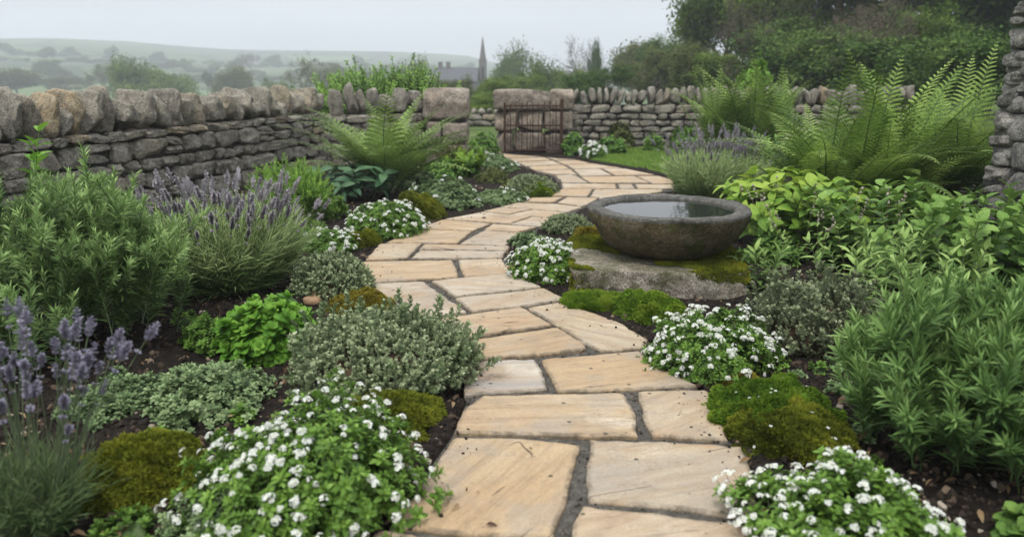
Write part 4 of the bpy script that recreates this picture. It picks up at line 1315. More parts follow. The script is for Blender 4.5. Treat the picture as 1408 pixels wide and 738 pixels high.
fern('fern', 'pale green arching fern against the left wall near the gate pillar', None, 307, 42, ('fern_pale', 'stem_pale'), 1.38, (64, 86), (.45, 1.0), .2, 24, 9, pos=(xat(530, _Y, .3), _Y, .6, 1.0), sc=(.65, 1.05))
stems_plant('hellebore', 'dark leathery leaved plant at the foot of the pale fern', (446, 528, 216, 282), 308, lambda r, h: leafy_stem(r, h * .8, 9, LEAF['palm'], (.16, .17), (82, 60), True, .004, .2, .55, (0, 1), .4, whorl=3), 16, 'leafy plant', None, .6, .75, mats=('dark_leaf', 'stem'))
cushion('flowering_cushion', 'white flowered cushion below the dark leathery plant, left of the path bend', (470, 592, 264, 334), 309, heads=120, hsc=(.9, 1.4))
moss('moss_mound', 'long olive moss mound hugging the right side of the far left white cushion', (532, 608, 262, 306), 310, 'moss_olive')
cushion('flowering_cushion', 'small low white cushion behind the round thyme, left of the path', (402, 500, 308, 352), 311, heads=70, hsc=(.8, 1.3))
moss('moss_mound', 'small bright moss mound between the low white cushion and the path', (478, 522, 316, 342), 312, 'moss_olive')
thyme('thyme_mound', 'smaller round grey green thyme mound in front of the big lavender', (393, 524, 336, 420), 313)
cushion('lemon_balm', 'bright green scalloped leafy clump beside the large thyme mound', (288, 452, 396, 512), 314, 'balm', 0, 'scallop', (.04, .065), group=None, cat='lemon balm', up=.5)
moss('moss_mound', 'golden green moss mound between the two thyme mounds', (456, 538, 402, 440), 315, 'moss_gold')
thyme('thyme_mound', 'largest grey green thyme mound spilling onto the flagstones', (386, 668, 410, 574), 316, spikes=60)
cushion('ground_cover', 'loose grey green creeping plant on bare soil before the rosemary', (188, 376, 498, 598), 317, 'cover', 0, 'oval', (.018, .03), n=900, group=None, cat='ground cover', up=.6, lump=.35)
moss('moss_mound', 'large olive moss mound between the near lavender and the big white cushion', (122, 272, 594, 706), 318, 'moss_olive')
moss('moss_mound', 'olive moss mound wedged between the largest thyme and the big white cushion', (488, 600, 543, 608), 319, 'moss_olive')
cushion('flowering_cushion', 'largest white flowered cushion at the lower left of the path', (262, 592, 536, 790), 320, heads=280, size=(.02, .042), hsc=(.6, 1.05), lump=.3)
cushion('ground_cover', 'pale small leaved creeping plant at the lower left edge before the white cushion', (222, 392, 676, 790), 321, 'cover', 0, 'oval', (.014, .024), n=900, group=None, cat='ground cover', up=.6, lump=.3)
cushion('ground_cover', 'few round leaved seedlings at the bottom left beside the olive moss', (120, 232, 700, 770), 322, 'cress', 0, 'oval', (.025, .04), n=40, group=None, cat='ground cover', up=.6, lump=.3)

for i, (px, py) in enumerate([(172, 560), (214, 606), (262, 470), (330, 520), (404, 530), (300, 610), (160, 520), (372, 600), (240, 640), (250, 440), (286, 520), (330, 575), (205, 545), (350, 485)]):
    d_ = 16 + (i * 7) % 14
    cushion('seedling', 'tiny green seedling on the bare soil left of the large thyme', (px - d_, px + d_, py - d_, py + d_ * .6), 3220 + i, 'cress' if i % 2 else 'cover', 0, 'oval', (.018, .035), n=16, group='seedlings on the bare soil', cat='seedling', up=.6, lump=.3)
for i, (px, py) in enumerate([(1096, 520), (1128, 512), (1160, 540), (1080, 545), (1190, 600), (1200, 640), (1150, 505)]):
    d_ = 15 + (i * 5) % 12
    cushion('seedling', 'tiny green seedling on the dark soil right of the white cushion', (px - d_, px + d_, py - d_, py + d_ * .6), 3260 + i, 'cress' if i % 2 else 'cover', 0, 'oval', (.018, .035), n=14, group='seedlings on the bare soil', cat='seedling', up=.6, lump=.3)
cushion('ground_cover', 'low green carpet along the front foot of the rosemary bush', (96, 236, 520, 586), 347, 'cover', 0, 'oval', (.018, .032), n=700, group=None, cat='ground cover', up=.6, lump=.4)
cushion('ground_cover', 'small green leafy patch between the rosemary and the bright scalloped clump', (246, 330, 430, 492), 348, 'cress', 0, 'oval', (.02, .036), n=420, group=None, cat='ground cover', up=.6, lump=.4)
# far end of the left border
cushion('ground_cover', 'mixed creeping green carpet with a few white flowers below the pale fern', (556, 668, 240, 292), 330, 'cover', 22, 'oval', (.025, .05), group=None, cat='ground cover', up=.5, lump=.25, hsc=(1.2, 1.8))
stems_plant('lettuce_plant', 'upright pale green leafy plant in the far left border near the pillar', (626, 664, 206, 246), 331, lambda r, h: leafy_stem(r, h * .95, 18, LEAF['ovate'], (.10, .08), (60, 25), False, .006, .15, .05, (0, 1), .4), 18, 'leafy plant', None, .6, .5, mats=('lime', 'stem'))
stems_plant('twiggy_shrub', 'dark twiggy little shrub in front of the left gate pillar', (604, 645, 190, 238), 332, lambda r, h: branchy(r, h, 4, n=30, leaf=LEAF['chip'], ll=(.035, .03), ang=(60, 30), pairs=False, rad=.005, bend=.15, whorl=1), 26, 'shrub', None, .5, .35, mats=('tree_olive', 'twig'))
cushion('green_mound', 'low green mound at the tip of the far left border nearest the gate', (662, 716, 214, 238), 333, 'cover', 8, 'oval', (.025, .045), group=None, cat='ground cover', hsc=(1.2, 1.8))
thyme('thyme_mound', 'grey green thyme mound at the far path bend, end of the left border', (690, 772, 233, 274), 334, size=(.035, .055))
moss('moss_mound', 'yellow green moss mound beside the far thyme mound at the bend', (714, 758, 248, 274), 335, 'moss_green')
moss('moss_mound', 'rounded olive moss mound left of the far bend, behind grey creepers', (690, 722, 246, 268), 336, 'moss_olive')
cushion('ground_cover', 'grey green creeper edging the far curve of the path', (650, 728, 256, 284), 337, 'cover', 6, 'oval', (.022, .036), group=None, cat='ground cover', lump=.25, hsc=(1.2, 1.8))
moss('moss_mound', 'small yellow moss mound among the creeping carpet of the left border', (606, 640, 248, 270), 338, 'moss_gold')
cushion('ground_cover', 'reddish brown patch of creeping leaves behind the far moss mounds', (655, 702, 226, 256), 339, 'tree_olive', 0, 'oval', (.025, .045), group=None, cat='ground cover', lump=.3)

cushion('ground_cover', 'dark green creeping leaves under the hellebore, left of the white cushion', (430, 482, 262, 306), 340, 'cress', 0, 'oval', (.03, .05), group=None, cat='ground cover', lump=.3)
cushion('ground_cover', 'green leafy carpet at the foot of the pale fern', (530, 606, 234, 266), 341, 'cover', 0, 'ovate', (.04, .07), group=None, cat='ground cover', lump=.3)
cushion('ground_cover', 'fresh green leafy carpet between the pale fern and the left gate pillar', (572, 640, 216, 250), 342, 'shrub', 0, 'ovate', (.05, .08), group=None, cat='ground cover', lump=.3)
cushion('ground_cover', 'low green carpet running to the path before the left gate pillar', (640, 700, 206, 228), 343, 'cover', 6, 'oval', (.04, .06), group=None, cat='ground cover', lump=.3, hsc=(1.4, 2.0))
cushion('ground_cover', 'patch of small green leaves between the big lavender and the low white cushion', (396, 452, 300, 330), 344, 'cress', 0, 'oval', (.025, .04), group=None, cat='ground cover', lump=.3)
# ------------------------------------------------------------------ right border
cushion('ground_cover', 'low leafy green patch behind the right side of the plinth', (1020, 1110, 312, 372), 345, 'mint', 0, 'ovate', (.04, .07), group=None, cat='ground cover', lump=.3)
cushion('ground_cover', 'creeping green tufts along the inner curve of the path, left of the white cushion', (700, 752, 316, 346), 346, 'cover', 0, 'oval', (.02, .035), group=None, cat='ground cover', lump=.3)
cushion('flowering_cushion', 'white flowered cushion left of the bowl plinth, inside the path curve', (696, 806, 318, 396), 350, heads=140, hsc=(.75, 1.2))
thyme('thyme_mound', 'small green thyme mound behind the white cushion, left of the bowl', (742, 816, 288, 326), 351, size=(.03, .045))
moss('moss_mound', 'golden brown moss mound tucked against the left side of the bowl', (785, 834, 306, 348), 352, 'moss_gold')
moss('moss_mound', 'fresh green moss cushion at the left foot of the plinth beside the path', (776, 866, 402, 434), 353, 'moss_green', ry=.16)
moss('moss_mound', 'brightest green moss cushion in front of the plinth, left of a white cushion', (846, 946, 404, 450), 354, 'moss_green', ry=.2)
cushion('flowering_cushion', 'white flowered cushion in front of the plinth, right of the path', (886, 1072, 410, 538), 355, heads=240, hsc=(.6, 1.05), lump=.27)
thyme('thyme_mound', 'open grey brown thyme right of the bowl plinth', (1032, 1208, 368, 505), 356, 'thyme_grey', size=(.03, .06), up=.75, lump=.2, spikes=120)
moss('moss_mound', 'green moss mound speckled with tiny white flowers at the right path edge', (980, 1142, 524, 612), 357, 'moss_green', flowers=26, ry=.2)
moss('moss_mound', 'olive moss mound right below the flower speckled moss', (1008, 1178, 566, 650), 358, 'moss_olive', flowers=16, ry=.17)
moss('moss_mound', 'little reddish moss tuft between the front white cushion and the green moss', (998, 1050, 514, 548), 359, 'moss_gold')
cushion('flowering_cushion', 'white flowered cushion at the lower right corner of the photo', (1010, 1340, 640, 860), 360, heads=240, size=(.02, .042), hsc=(.6, 1.05), lump=.3)
def tarr(r, h): return branchy(r, h * .72, 3, n=56, leaf=LEAF['linear'], ll=(.085, .05), ang=(42, 16), pairs=True, rad=.0028, bend=r.uniform(.02, .2), t0=.1, whorl=2, jitter=.5)
place_dome_sprigs('tarragon_bush', 'big fresh green narrow leaved herb bush at the right edge in front', (1152, 1530, 440, 720), 361, tarr, 170, 'tarragon', ('tarragon', 'stem'), None, .80, .88, hf=.84)
def sage_stem(r, h): return leafy_stem(r, h, 18, LEAF['lance'], (.10, .07), (64, 30), True, .0035, r.uniform(.0, .25), .15, (0, 1), .25)
stems_plant('sage_plant', 'pale green sage with long smooth leaves between thyme and mint', None, 362, sage_stem, 46, 'sage', None, .85, .45, (.75, 1.1), 6, ('sage', 'stem_pale'), pos=(xat(1300, 3.5, .3), 3.55, .52, .46))
def mint_stem(r, h): return leafy_stem(r, h, 20, LEAF['serrate'], (.15, .085), (72, 40), True, .0035, r.uniform(.0, .2), .2, (0, 1), .2)
stems_plant('mint_plant', 'tall mint with broad toothed leaves below the tall stone wall', None, 363, mint_stem, 74, 'mint', None, .95, .35, (.8, 1.1), 7, ('mint', 'stem'), pos=(xat(1330, 4.4, .4), 4.55, .7, .56))
stems_plant('lime_leaf_plant', 'yellow green broad leaved mound behind the bowl, right of the lavender', (1018, 1152, 236, 352), 364, lambda r, h: leafy_stem(r, h, 14, LEAF['ovate'], (.11, .12), (80, 55), True, .004, .2, .35, (0, 1), .3), 60, 'leafy plant', None, .75, .6, mats=('lime', 'stem'))
def seedy(r, h):
    t = leafy_stem(r, h * .75, 12, LEAF['ovate'], (.055, .04), (75, 40), True, .002, .2, .1, (0, 1), .3)
    P = stem_curve(h * 1.15, r.uniform(.05, .3), r.uniform(0, 6), 7)
    ts = [t, tube_t(P, np.linspace(.002, .0012, 7), 4, 2)]
    V, Q = CS[4]; V = nrm(V)
    for i in range(6):
        p, _ = curve_at(P, np.array([1 - i * .03]))
        ts.append(T(V * r.uniform(.004, .008) * np.array([1, 1, 1.3]) + p[0] + r.normal(size=3) * .006, Q, None, np.full(len(Q), 3), np.full(len(V), r.uniform())))
    return join(ts)
stems_plant('seed_head_plant', 'light green herb with dry straw stems and seed heads left of the mint', None, 365, seedy, 44, 'herb', None, .85, .4, (.75, 1.15), 7, ('sage', 'stem', 'straw', 'seed'), pos=(xat(1160, 4.9, .3), 4.95, .55, .47))
stems_plant('leafy_plant', 'pale broad leaved sprig beside the right side of the plinth', (1030, 1075, 335, 405), 366, sage_stem, 5, 'leafy plant', None, .5, .4, mats=('sage', 'stem_pale'))
_Y = 6.8
fern('fern', 'tallest deep green fern directly beside the tall stone wall', None, 370, 88, ('fern_deep', 'stem'), 1.5, (62, 88), (.45, 1.2), .16, 32, 8, 9, pos=(xat(1262, _Y, .4), _Y, .85, 1.4), clumps=4, sc=(.62, 1.1), tl=(-.1, .3))
_Y = 6.35
fern('fern', 'broad deep green fern left of the tallest fern, behind the yellow green leaves', None, 3701, 80, ('fern_deep', 'stem'), 1.34, (62, 88), (.45, 1.2), .17, 31, 8, 8, pos=(xat(1180, _Y, .4), _Y, .75, 1.2), clumps=3, sc=(.55, 1.12), tl=(-.1, .3))
_Y = 11.2
fern('fern', 'upright yellow green fern at the right end of the far wall', None, 371, 24, ('fern_pale', 'stem'), 1.4, (74, 89), (.2, .6), .17, 24, 6, 5, pos=(xat(985, _Y, .3), _Y, .5, 1.2), sc=(.75, 1.05))
_Y = 11.0
fern('fern', 'broad bright fern right of the upright fern, before the trees', None, 372, 30, ('fern', 'stem'), 1.65, (70, 88), (.3, .9), .17, 25, 6, 6, pos=(xat(1045, _Y, .3), _Y, .6, 1.35), sc=(.75, 1.05), clumps=2)
lavender('lavender', 'upright lavender with violet grey spikes behind the bowl beside the lawn', (905, 1060, 182, 284), 373, 130, n=1100, spread=.6, tilt=.35, blade=(.3, .42), spike=(.07, .12), fat=.011)
stems_plant('daisy_plant', 'leafy green clump with cream daisies between lavender and the huge fern', (1046, 1128, 186, 246), 374, lambda r, h: leafy_stem(r, h, 14, LEAF['ovate'], (.12, .09), (72, 40), True, .004, .15, .15, (0, 1), .3), 46, 'daisies', None, .75, .45, mats=('mint', 'stem'))
def daisy(r):
    t = floret(r, 11, .035); s_ = tube_t([(0, 0, -.12), (.004, 0, -.05), (0, 0, 0)], .0022, 4, 2)
    return mesh('daisy_flower', join([t, s_]), [M['cream'], M['eye'], M['stem']])
_p = [o for o in COL.objects if o.name.startswith('daisy_plant')][0]
_dm = [daisy(_r) for _ in range(3)]
_h = fit(1046, 1128, 186, 246)
P_, N_ = dome_pts(_r, 15, _h[2], _h[2], _h[3], .05, 3, .35, (1.0, 1.05))
put_children(_p, 'daisy_flower', _dm, P_, nrm(N_ + np.array([0, -.3, .8])), _r, (.9, 1.4))

GRW = 'small shrubs along the far wall'
def wall_shrub(name, label, box, seed, mat='shrub', leaf='ovate', size=(.05, .09), heads=0, cat='shrub', ry=None):
    return cushion(name, label, box, seed, mat, heads, leaf, size, None, .18, .4, GRW, cat, hsc=(1.3, 2.0), ry=ry)
wall_shrub('shrub', 'round fresh green shrub just right of the rusty gate', (770, 806, 176, 214), 380)
cushion('flowering_cushion', 'far white flowered patch between the gate shrub and the lawn', (798, 834, 194, 220), 381, heads=34, size=(.035, .05), hsc=(1.6, 2.4))
wall_shrub('shrub', 'dull olive bush against the middle of the far wall', (832, 874, 164, 206), 382, 'tree_olive')
wall_shrub('shrub', 'low leafy shrub at the lawn edge below the olive bush', (818, 866, 184, 214), 383, 'shrub')
stems_plant('wall_climber', 'thin twiggy climber on the far wall near the gate', (815, 846, 150, 200), 384, lambda r, h: branchy(r, h, 4, n=24, leaf=LEAF['chip'], ll=(.05, .04), ang=(60, 30), pairs=False, rad=.006, bend=.15, whorl=1), 14, 'climber', None, .4, .3, mats=('tree_olive', 'twig'))
wall_shrub('shrub', 'broad leaved green clump at the back of the lawn', (882, 916, 180, 210), 385, 'mint')
stems_plant('upright_shrub', 'tall narrow olive shrub standing against the far wall', (888, 926, 148, 198), 386, lambda r, h: leafy_stem(r, h, 40, LEAF['lance'], (.09, .07), (45, 20), False, .006, .1, .1, (0, 1), .4, whorl=1), 26, 'shrub', GRW, .5, .25, mats=('tree_olive', 'stem'))
wall_shrub('shrub', 'bushy green shrub at the right end of the lawn before the ferns', (918, 968, 168, 208), 387, 'shrub')
cushion('orange_flower_plant', 'small plant with orange yellow flowers behind the daisies', (1046, 1082, 158, 196), 388, 'shrub_bright', 24, 'oval', (.05, .08), group=None, cat='orange flowers', headm=[mesh('flower_head', join([floret(_r, 7, .03), tube_t([(0, 0, -.04), (0, 0, 0)], .002, 3, 2)]), [M['orange'], M['orange'], M['stem']])], hsc=(.9, 1.5))
cushion('purple_leaf_shrub', 'dark purple leaved shrub behind the daisies', (1074, 1124, 158, 200), 389, 'purple_leaf', 0, 'oval', (.05, .08), group=None, cat='shrub')
wall_shrub('shrub', 'grey green shrub seen through the garden opening', (640, 690, 178, 216), 390, 'shrub')
cushion('corner_leaf_plant', 'dark green rounded leaves cut off by the bottom right corner', (1368, 1500, 700, 800), 391, 'mint', 0, 'scallop', (.05, .07), group=None, cat='leafy plant', n=130)

# moss and stones about the plinth
r_ = np.random.default_rng(77)
def plinth_moss():
    r = np.random.default_rng(400)
    pl = [o for o in COL.objects if o.name == 'stone_plinth'][0]
    me = pl.data
    V = np.zeros(len(me.vertices) * 3); me.vertices.foreach_get('co', V); V = V.reshape(-1, 3)
    c, s_ = math.cos(pl.rotation_euler.z), math.sin(pl.rotation_euler.z)
    V = V @ np.array([[c, s_, 0], [-s_, c, 0], [0, 0, 1]]) + np.array(pl.location)
    Q = np.array([p.vertices[:] for p in me.polygons])
    A, B, C_, D_ = (V[Q[:, i]] for i in range(4))
    nn = np.cross(C_ - A, D_ - B); ar = np.linalg.norm(nn, axis=1) / 2; nn = nrm(nn)
    w = ar * np.clip(nn[:, 2] * 1.2 + .35, 0, 1)
    k = r.choice(len(Q), 60000, p=w / w.sum())
    u, v = r.uniform(size=(2, len(k), 1))
    P = (A[k] * (1 - u) + B[k] * u) * (1 - v) + (D_[k] * (1 - u) + C_[k] * u) * v
    N = nn[k]
    m = noise2(P[:, 0], P[:, 1] + P[:, 2], 44, 7, 4) + .25 * (P[:, 0] - .7) + .35 * (N[:, 2] - .6) - .4 * np.clip(.14 - P[:, 2], 0, 1) / .14
    q = m > -.04
    P, N, m = P[q], N[q], m[q]
    th = np.clip(m * .05, 0, .014) * (1 + .6 * noise2(P[:, 0], P[:, 1], 45, 60, 2))
    P = P + N * th[:, None] * r.uniform(.2, 1.0, (len(P), 1))
    D = nrm(N + np.array([0, 0, .3]) + r.normal(size=N.shape) * .4)
    t = inst(MOSS_T, zframes(D, r.uniform(0, 6, len(P))), P - D * .003, r.uniform(.010, .02, len(P)), .2 + .3 * noise2(P[:, 0], P[:, 1], 46, 14, 3) + r.uniform(-.1, .25, len(P)))
    tag(link('moss_carpet', mesh('moss_carpet', t, [M['moss_olive']])), 'moss carpet draping over the top edges of the bowl plinth', 'moss', GR_MOSS)
plinth_moss()
for i, (px, py, s_, lab) in enumerate([
    (440, 414, .085, 'reddish brown stone beside the golden moss near the thyme'), (428, 420, .05, 'smaller brown stone left of the reddish brown stone'),
    (806, 352, .12, 'pale rounded stone leaning against the left rear of the plinth'), (985, 548, .03, 'small tan stone at the path edge below the front white cushion'),
    (1172, 562, .045, 'ochre stone on the soil before the narrow leaved bush'), (700, 372, .035, 'small brown stone at the path edge by the white cushion'),
    (1052, 500, .04, 'dark pebble in the soil right of the front white cushion')]):
    X, Y = g(px, py)
    st = stone_t((s_ * 2, s_ * 1.3, s_ * 1.05), r_, 8, 2.6, .08, 5, .85); 
    o = link('stone', mesh('stone', st, [M['plinth'] if i == 2 else M['pebble']]), None, (X, Y + s_ * .5, s_ * .35), (0, 0, r_.uniform(-.4, .4)))
    tag(o, lab, 'stone', 'loose stones in the beds')

# ------------------------------------------------------------------ hedge shoots behind the wall, trees, church, haze
def tree_parts(r, Ht, spread, leaf_n, leaf_s, trunk_r, base=.25, levels=3, blobs=26, sparse=False, shape=1.0, clump=.2):
    """trunk and limbs as tubes, crown as many leaves clumped about the limb tips"""
    tubes, tips = [], []
    def grow(p, d, L, rad, lev):
        n = 5
        P = [p]
        dd = d.copy()
        for i in range(n):
            dd = nrm((dd + r.normal(size=3) * .16 + np.array([0, 0, .05]))[None])[0]
            P.append(P[-1] + dd * L / n)
        P = np.array(P)
        tubes.append(tube_t(P, np.linspace(rad, rad * .55, n + 1), 6 if lev == 0 else 4))
        if lev >= levels:
            tips.append(P[-1]); tips.append(P[n // 2]); return
        k = {0: 6, 1: 4, 2: 4, 3: 3}.get(lev, 3)
        for i in range(k):
            t = r.uniform(.45 if lev == 0 else .3, 1.0)
            q, tg = curve_at(P, np.array([min(t, .999)]))
            az = i * 6.283 / k + r.uniform(-.5, .5)
            f3 = zframes(tg, np.zeros(1))[0]
            a = r.uniform(.55, 1.1)
            nd = f3[:, 2] * math.cos(a) + (f3[:, 0] * math.cos(az) + f3[:, 1] * math.sin(az)) * math.sin(a)
            nd[:2] *= spread
            grow(q[0], nrm(nd[None])[0], L * r.uniform(.5, .75), rad * .5, lev + 1)
        tips.append(P[-1])
    grow(np.zeros(3), np.array([0, 0, 1.]), Ht * .5, trunk_r, 0)
    trunk = join(tubes)
    tips = np.array(tips)
    top = tips[:, 2].max()
    k = Ht * .94 / top
    trunk.V *= k; tips = tips * k
    if leaf_n:
        w_ = r.uniform(.4, 1.6, len(tips)); w_ /= w_.sum()
        c = r.choice(len(tips), leaf_n, p=w_)
        size = Ht * clump * r.uniform(.35, 1.0, len(tips))
        off = r.normal(size=(leaf_n, 3)); off = nrm(off) * (r.uniform(size=(leaf_n, 1)) ** .45)
        P = tips[c] + off * size[c][:, None] * np.array([1, 1, .75]) * .75
        P[:, 2] = np.maximum(P[:, 2], Ht * .06)
        D = r.normal(size=(leaf_n, 3)); U = nrm(off) + np.array([0, 0, .6]) + r.normal(size=(leaf_n, 3)) * .5
        tipt = r.normal(size=len(tips)) * .16
        crown = inst(LEAF['chip'], frames(D, U), P, leaf_s * r.uniform(.6, 1.3, leaf_n), .35 + tipt[c] + r.uniform(-.2, .25, leaf_n))
    else: crown = None
    return trunk, crown
TR = {}
def tree_kind(key, seed, mat, **kw):
    r = np.random.default_rng(seed)
    t, c = tree_parts(r, 1.0, **kw)
    TR[key] = (mesh('trunk', t, [M['bark']]), mesh('crown', c, [M[mat]]) if c is not None else None)
tree_kind('dark', 1, 'tree_dark', spread=1.0, leaf_n=26000, leaf_s=.026, trunk_r=.022, clump=.2)
tree_kind('dark_b', 2, 'tree_dark', spread=1.25, leaf_n=26000, leaf_s=.026, trunk_r=.022, clump=.22)
tree_kind('green', 3, 'tree_green', spread=1.1, leaf_n=22000, leaf_s=.026, trunk_r=.02, clump=.2)
tree_kind('green_b', 4, 'tree_green', spread=1.4, leaf_n=22000, leaf_s=.03, trunk_r=.025, clump=.2)
tree_kind('olive', 5, 'tree_olive', spread=1.2, leaf_n=16000, leaf_s=.026, trunk_r=.02, clump=.17)
tree_kind('airy', 6, 'tree_olive', spread=1.1, leaf_n=6500, leaf_s=.019, trunk_r=.018, levels=3, clump=.13)
tree_kind('bare', 7, 'tree_brown', spread=1.1, leaf_n=3500, leaf_s=.014, trunk_r=.016, levels=4, clump=.10)
tree_kind('round', 9, 'tree_green', spread=1.3, leaf_n=42000, leaf_s=.034, trunk_r=.022, clump=.34)
tree_kind('round_olive', 10, 'tree_olive', spread=1.3, leaf_n=30000, leaf_s=.034, trunk_r=.022, clump=.3)
tree_kind('brown', 8, 'tree_brown', spread=1.3, leaf_n=15000, leaf_s=.017, trunk_r=.02, clump=.18)
def tree(kind, label, px, ytop, D, wpx=None, group='trees beyond the garden', zb=None, name='tree', cat='tree', k=0):
    X = xat(px, D, 1.2)
    zb = float(terrain(np.array([X]), np.array([float(D)]))[0]) - .15 if zb is None else zb
    h = zat(ytop, D) - zb
    root = empty(name, (X, D, zb), label, cat, group)
    rz = random.uniform(0, 6.28)
    dep = D * CT
    sx = (wpx * dep / FPX) / (h * .95) if wpx else 1.0
    for nm, me in zip(('trunk', 'crown'), TR[kind]):
        if me: link(nm, me, root, (0, 0, 0), (0, 0, rz), (h * sx, h * sx, h))
    return root
GW, GV = 'trees of the wood on the right', 'hazy trees in the valley on the left'
# right wood: (kind, column, top row, distance, width)
for a in [
 ('dark', 'dark tree at the right end of the wood, above the tall stone wall', 1360, -150, 24, 330), ('dark_b', 'broad dark evergreen filling the right of the wood behind the huge fern', 1240, -110, 26, 330),
 ('green', 'mid green tree left of the broad dark evergreen in the wood', 1120, -140, 30, 230), ('airy', 'thin brownish budding tree with visible limbs in the middle of the wood', 1150, -90, 27, 200),
 ('dark', 'dark ivy clad tree above the broad bright fern', 1045, -130, 32, 210), ('green_b', 'green tree at the left edge of the wood against the sky', 985, -80, 34, 150),
 ('dark_b', 'dark shadowy tree low behind the bright garden shrub', 1080, 18, 25, 190), ('dark_b', 'low dark evergreen thicket behind the huge fern', 1290, 28, 20, 300),
 ('dark', 'dark thicket just left of the tall stone wall, behind the huge fern', 1350, 40, 16, 240), ('round', 'lighter green bushy tree low in the middle of the wood', 1130, 40, 28, 120),
 ('green', 'fresh green tree above the huge fern, in front of the broad dark evergreen', 1215, 2, 21, 150), ('brown', 'brownish budding tree between the ivy clad tree and the fresh green tree', 1165, -10, 23, 120),
 ('bare', 'pale bare branched tree standing before the right of the wood', 1185, -30, 20, 130), ('bare', 'slim bare branched tree before the left of the wood', 1018, -20, 24, 90),
 ('round_olive', 'olive rounded tree at the left foot of the wood', 950, 60, 27, 90),
 ('dark', 'dark bushy understorey tree behind the middle of the huge fern', 1180, 30, 22, 210)]:
    tree(*a, group=GW)
for a in [
 ('olive', 'olive tree behind the far wall left of the wood', 920, 62, 34, 110), ('dark_b', 'small dark evergreen behind the right end of the far wall', 905, 48, 46, 80),
 ('airy', 'airy young tree above the far wall with sky showing through', 940, 38, 44, 70), ('brown', 'brownish budding thicket behind the middle of the far wall', 862, 68, 40, 90),
 ('green', 'green bushy tree over the far wall right of the gate', 800, 92, 34, 80), ('olive', 'yellowish rounded tree right of the church tower', 786, 84, 60, 60),
 ('bare', 'tall bare branched tree right of the church, left of its twin', 795, 38, 70, 75), ('bare', 'bare branched tree beside the ivy column, right of its taller twin', 830, 42, 66, 60),
 ('dark', 'narrow ivy clad trunk between the bare trees', 816, 50, 64, 22), ('round', 'large rounded green tree just right of the church spire', 702, 62, 95, 70),
 ('green', 'dark green bush behind the garden opening', 662, 104, 30, 70), ('green', 'green bush above the rusty gate', 735, 98, 38, 90), ('olive', 'olive bush above the left gate pillar', 628, 100, 44, 60),
 ('round', 'hazy round tree between the hedge shoots and the church', 556, 80, 105, 66), ('olive', 'thin olive bush below the church roof', 600, 104, 60, 60),
 ('green', 'low green bush in the garden opening beyond the low wall', 650, 130, 23, 60), ('dark_b', 'dark green thicket behind the far wall under the bare trees', 830, 88, 30, 110),
 ('round_olive', 'broad olive crowned tree over the far wall between bare trees and wood', 880, 58, 48, 100), ('round', 'pale green rounded tree over the far wall between gate and bare trees', 760, 78, 52, 70),
 ('round', 'mid green rounded tree behind the brownish thicket', 925, 44, 52, 90), ('green_b', 'leafy green thicket under the wood at the far wall', 985, 70, 26, 120)]:
    tree(*a, group='trees and thickets behind the far wall')
for a in [
 ('round', 'nearest round green tree above the left wall', 202, 80, 110, 92), ('airy', 'grey thin tree left of the round green tree', 138, 80, 170, 62), ('round_olive', 'low hazy thicket at the far left edge', 18, 94, 190, 80),
 ('round', 'low green bushes right of the round green tree', 246, 104, 130, 50), ('dark', 'small dark hazy tree above the tall coping stone', 283, 96, 210, 14), ('round_olive', 'hazy olive tree right of the tall coping stone', 322, 92, 150, 56),
 ('airy', 'faint tall grey tree far behind the olive tree', 352, 68, 330, 34), ('airy', 'tall airy green tree with visible limbs above the wall end', 408, 66, 125, 80), ('round_olive', 'hazy thicket right of the tall airy tree', 462, 88, 170, 50),
 ('dark', 'faint dark trees on the field behind the thin grey tree', 172, 76, 300, 26), ('olive', 'hazy low thicket left of the thin grey tree', 85, 104, 200, 70), ('olive', 'low hazy trees behind the hedge shoots', 505, 92, 190, 60), ('green', 'low bush at the foot of the tall airy tree', 380, 106, 140, 50)]:
    tree(*a, group=GV)
# hedgerows of small trees far off on the fields
for row, (D0, slope, step) in enumerate([(285, .10, 8), (345, -.08, 8), (420, .05, 9)]):
    px = -10 + row * 4
    while px < 650:
        px += random.uniform(.6, 1.5) * step
        if random.uniform(0, 1) < .22: px += random.uniform(10, 40)
        D = D0 + slope * (px - 300) + random.uniform(-4, 4)
        X = xat(px, D, 1.2); zb = float(terrain(np.array([X]), np.array([float(D)]))[0])
        h = random.uniform(1.6, 3.2) if random.uniform(0, 1) < .85 else random.uniform(4.5, 7)
        root = empty('tree', (X, D, zb - .3), 'tiny faint hedgerow tree far off on the hazy fields', 'tree', 'far hedgerow trees on the fields')
        me = TR['round' if random.random() < .5 else 'round_olive']
        wd = h * (2.2 if h < 4 else 1.2)
        for nm, m_ in zip(('trunk', 'crown'), me):
            link(nm, m_, root, (0, 0, 0), (0, 0, px), (wd, wd, h))

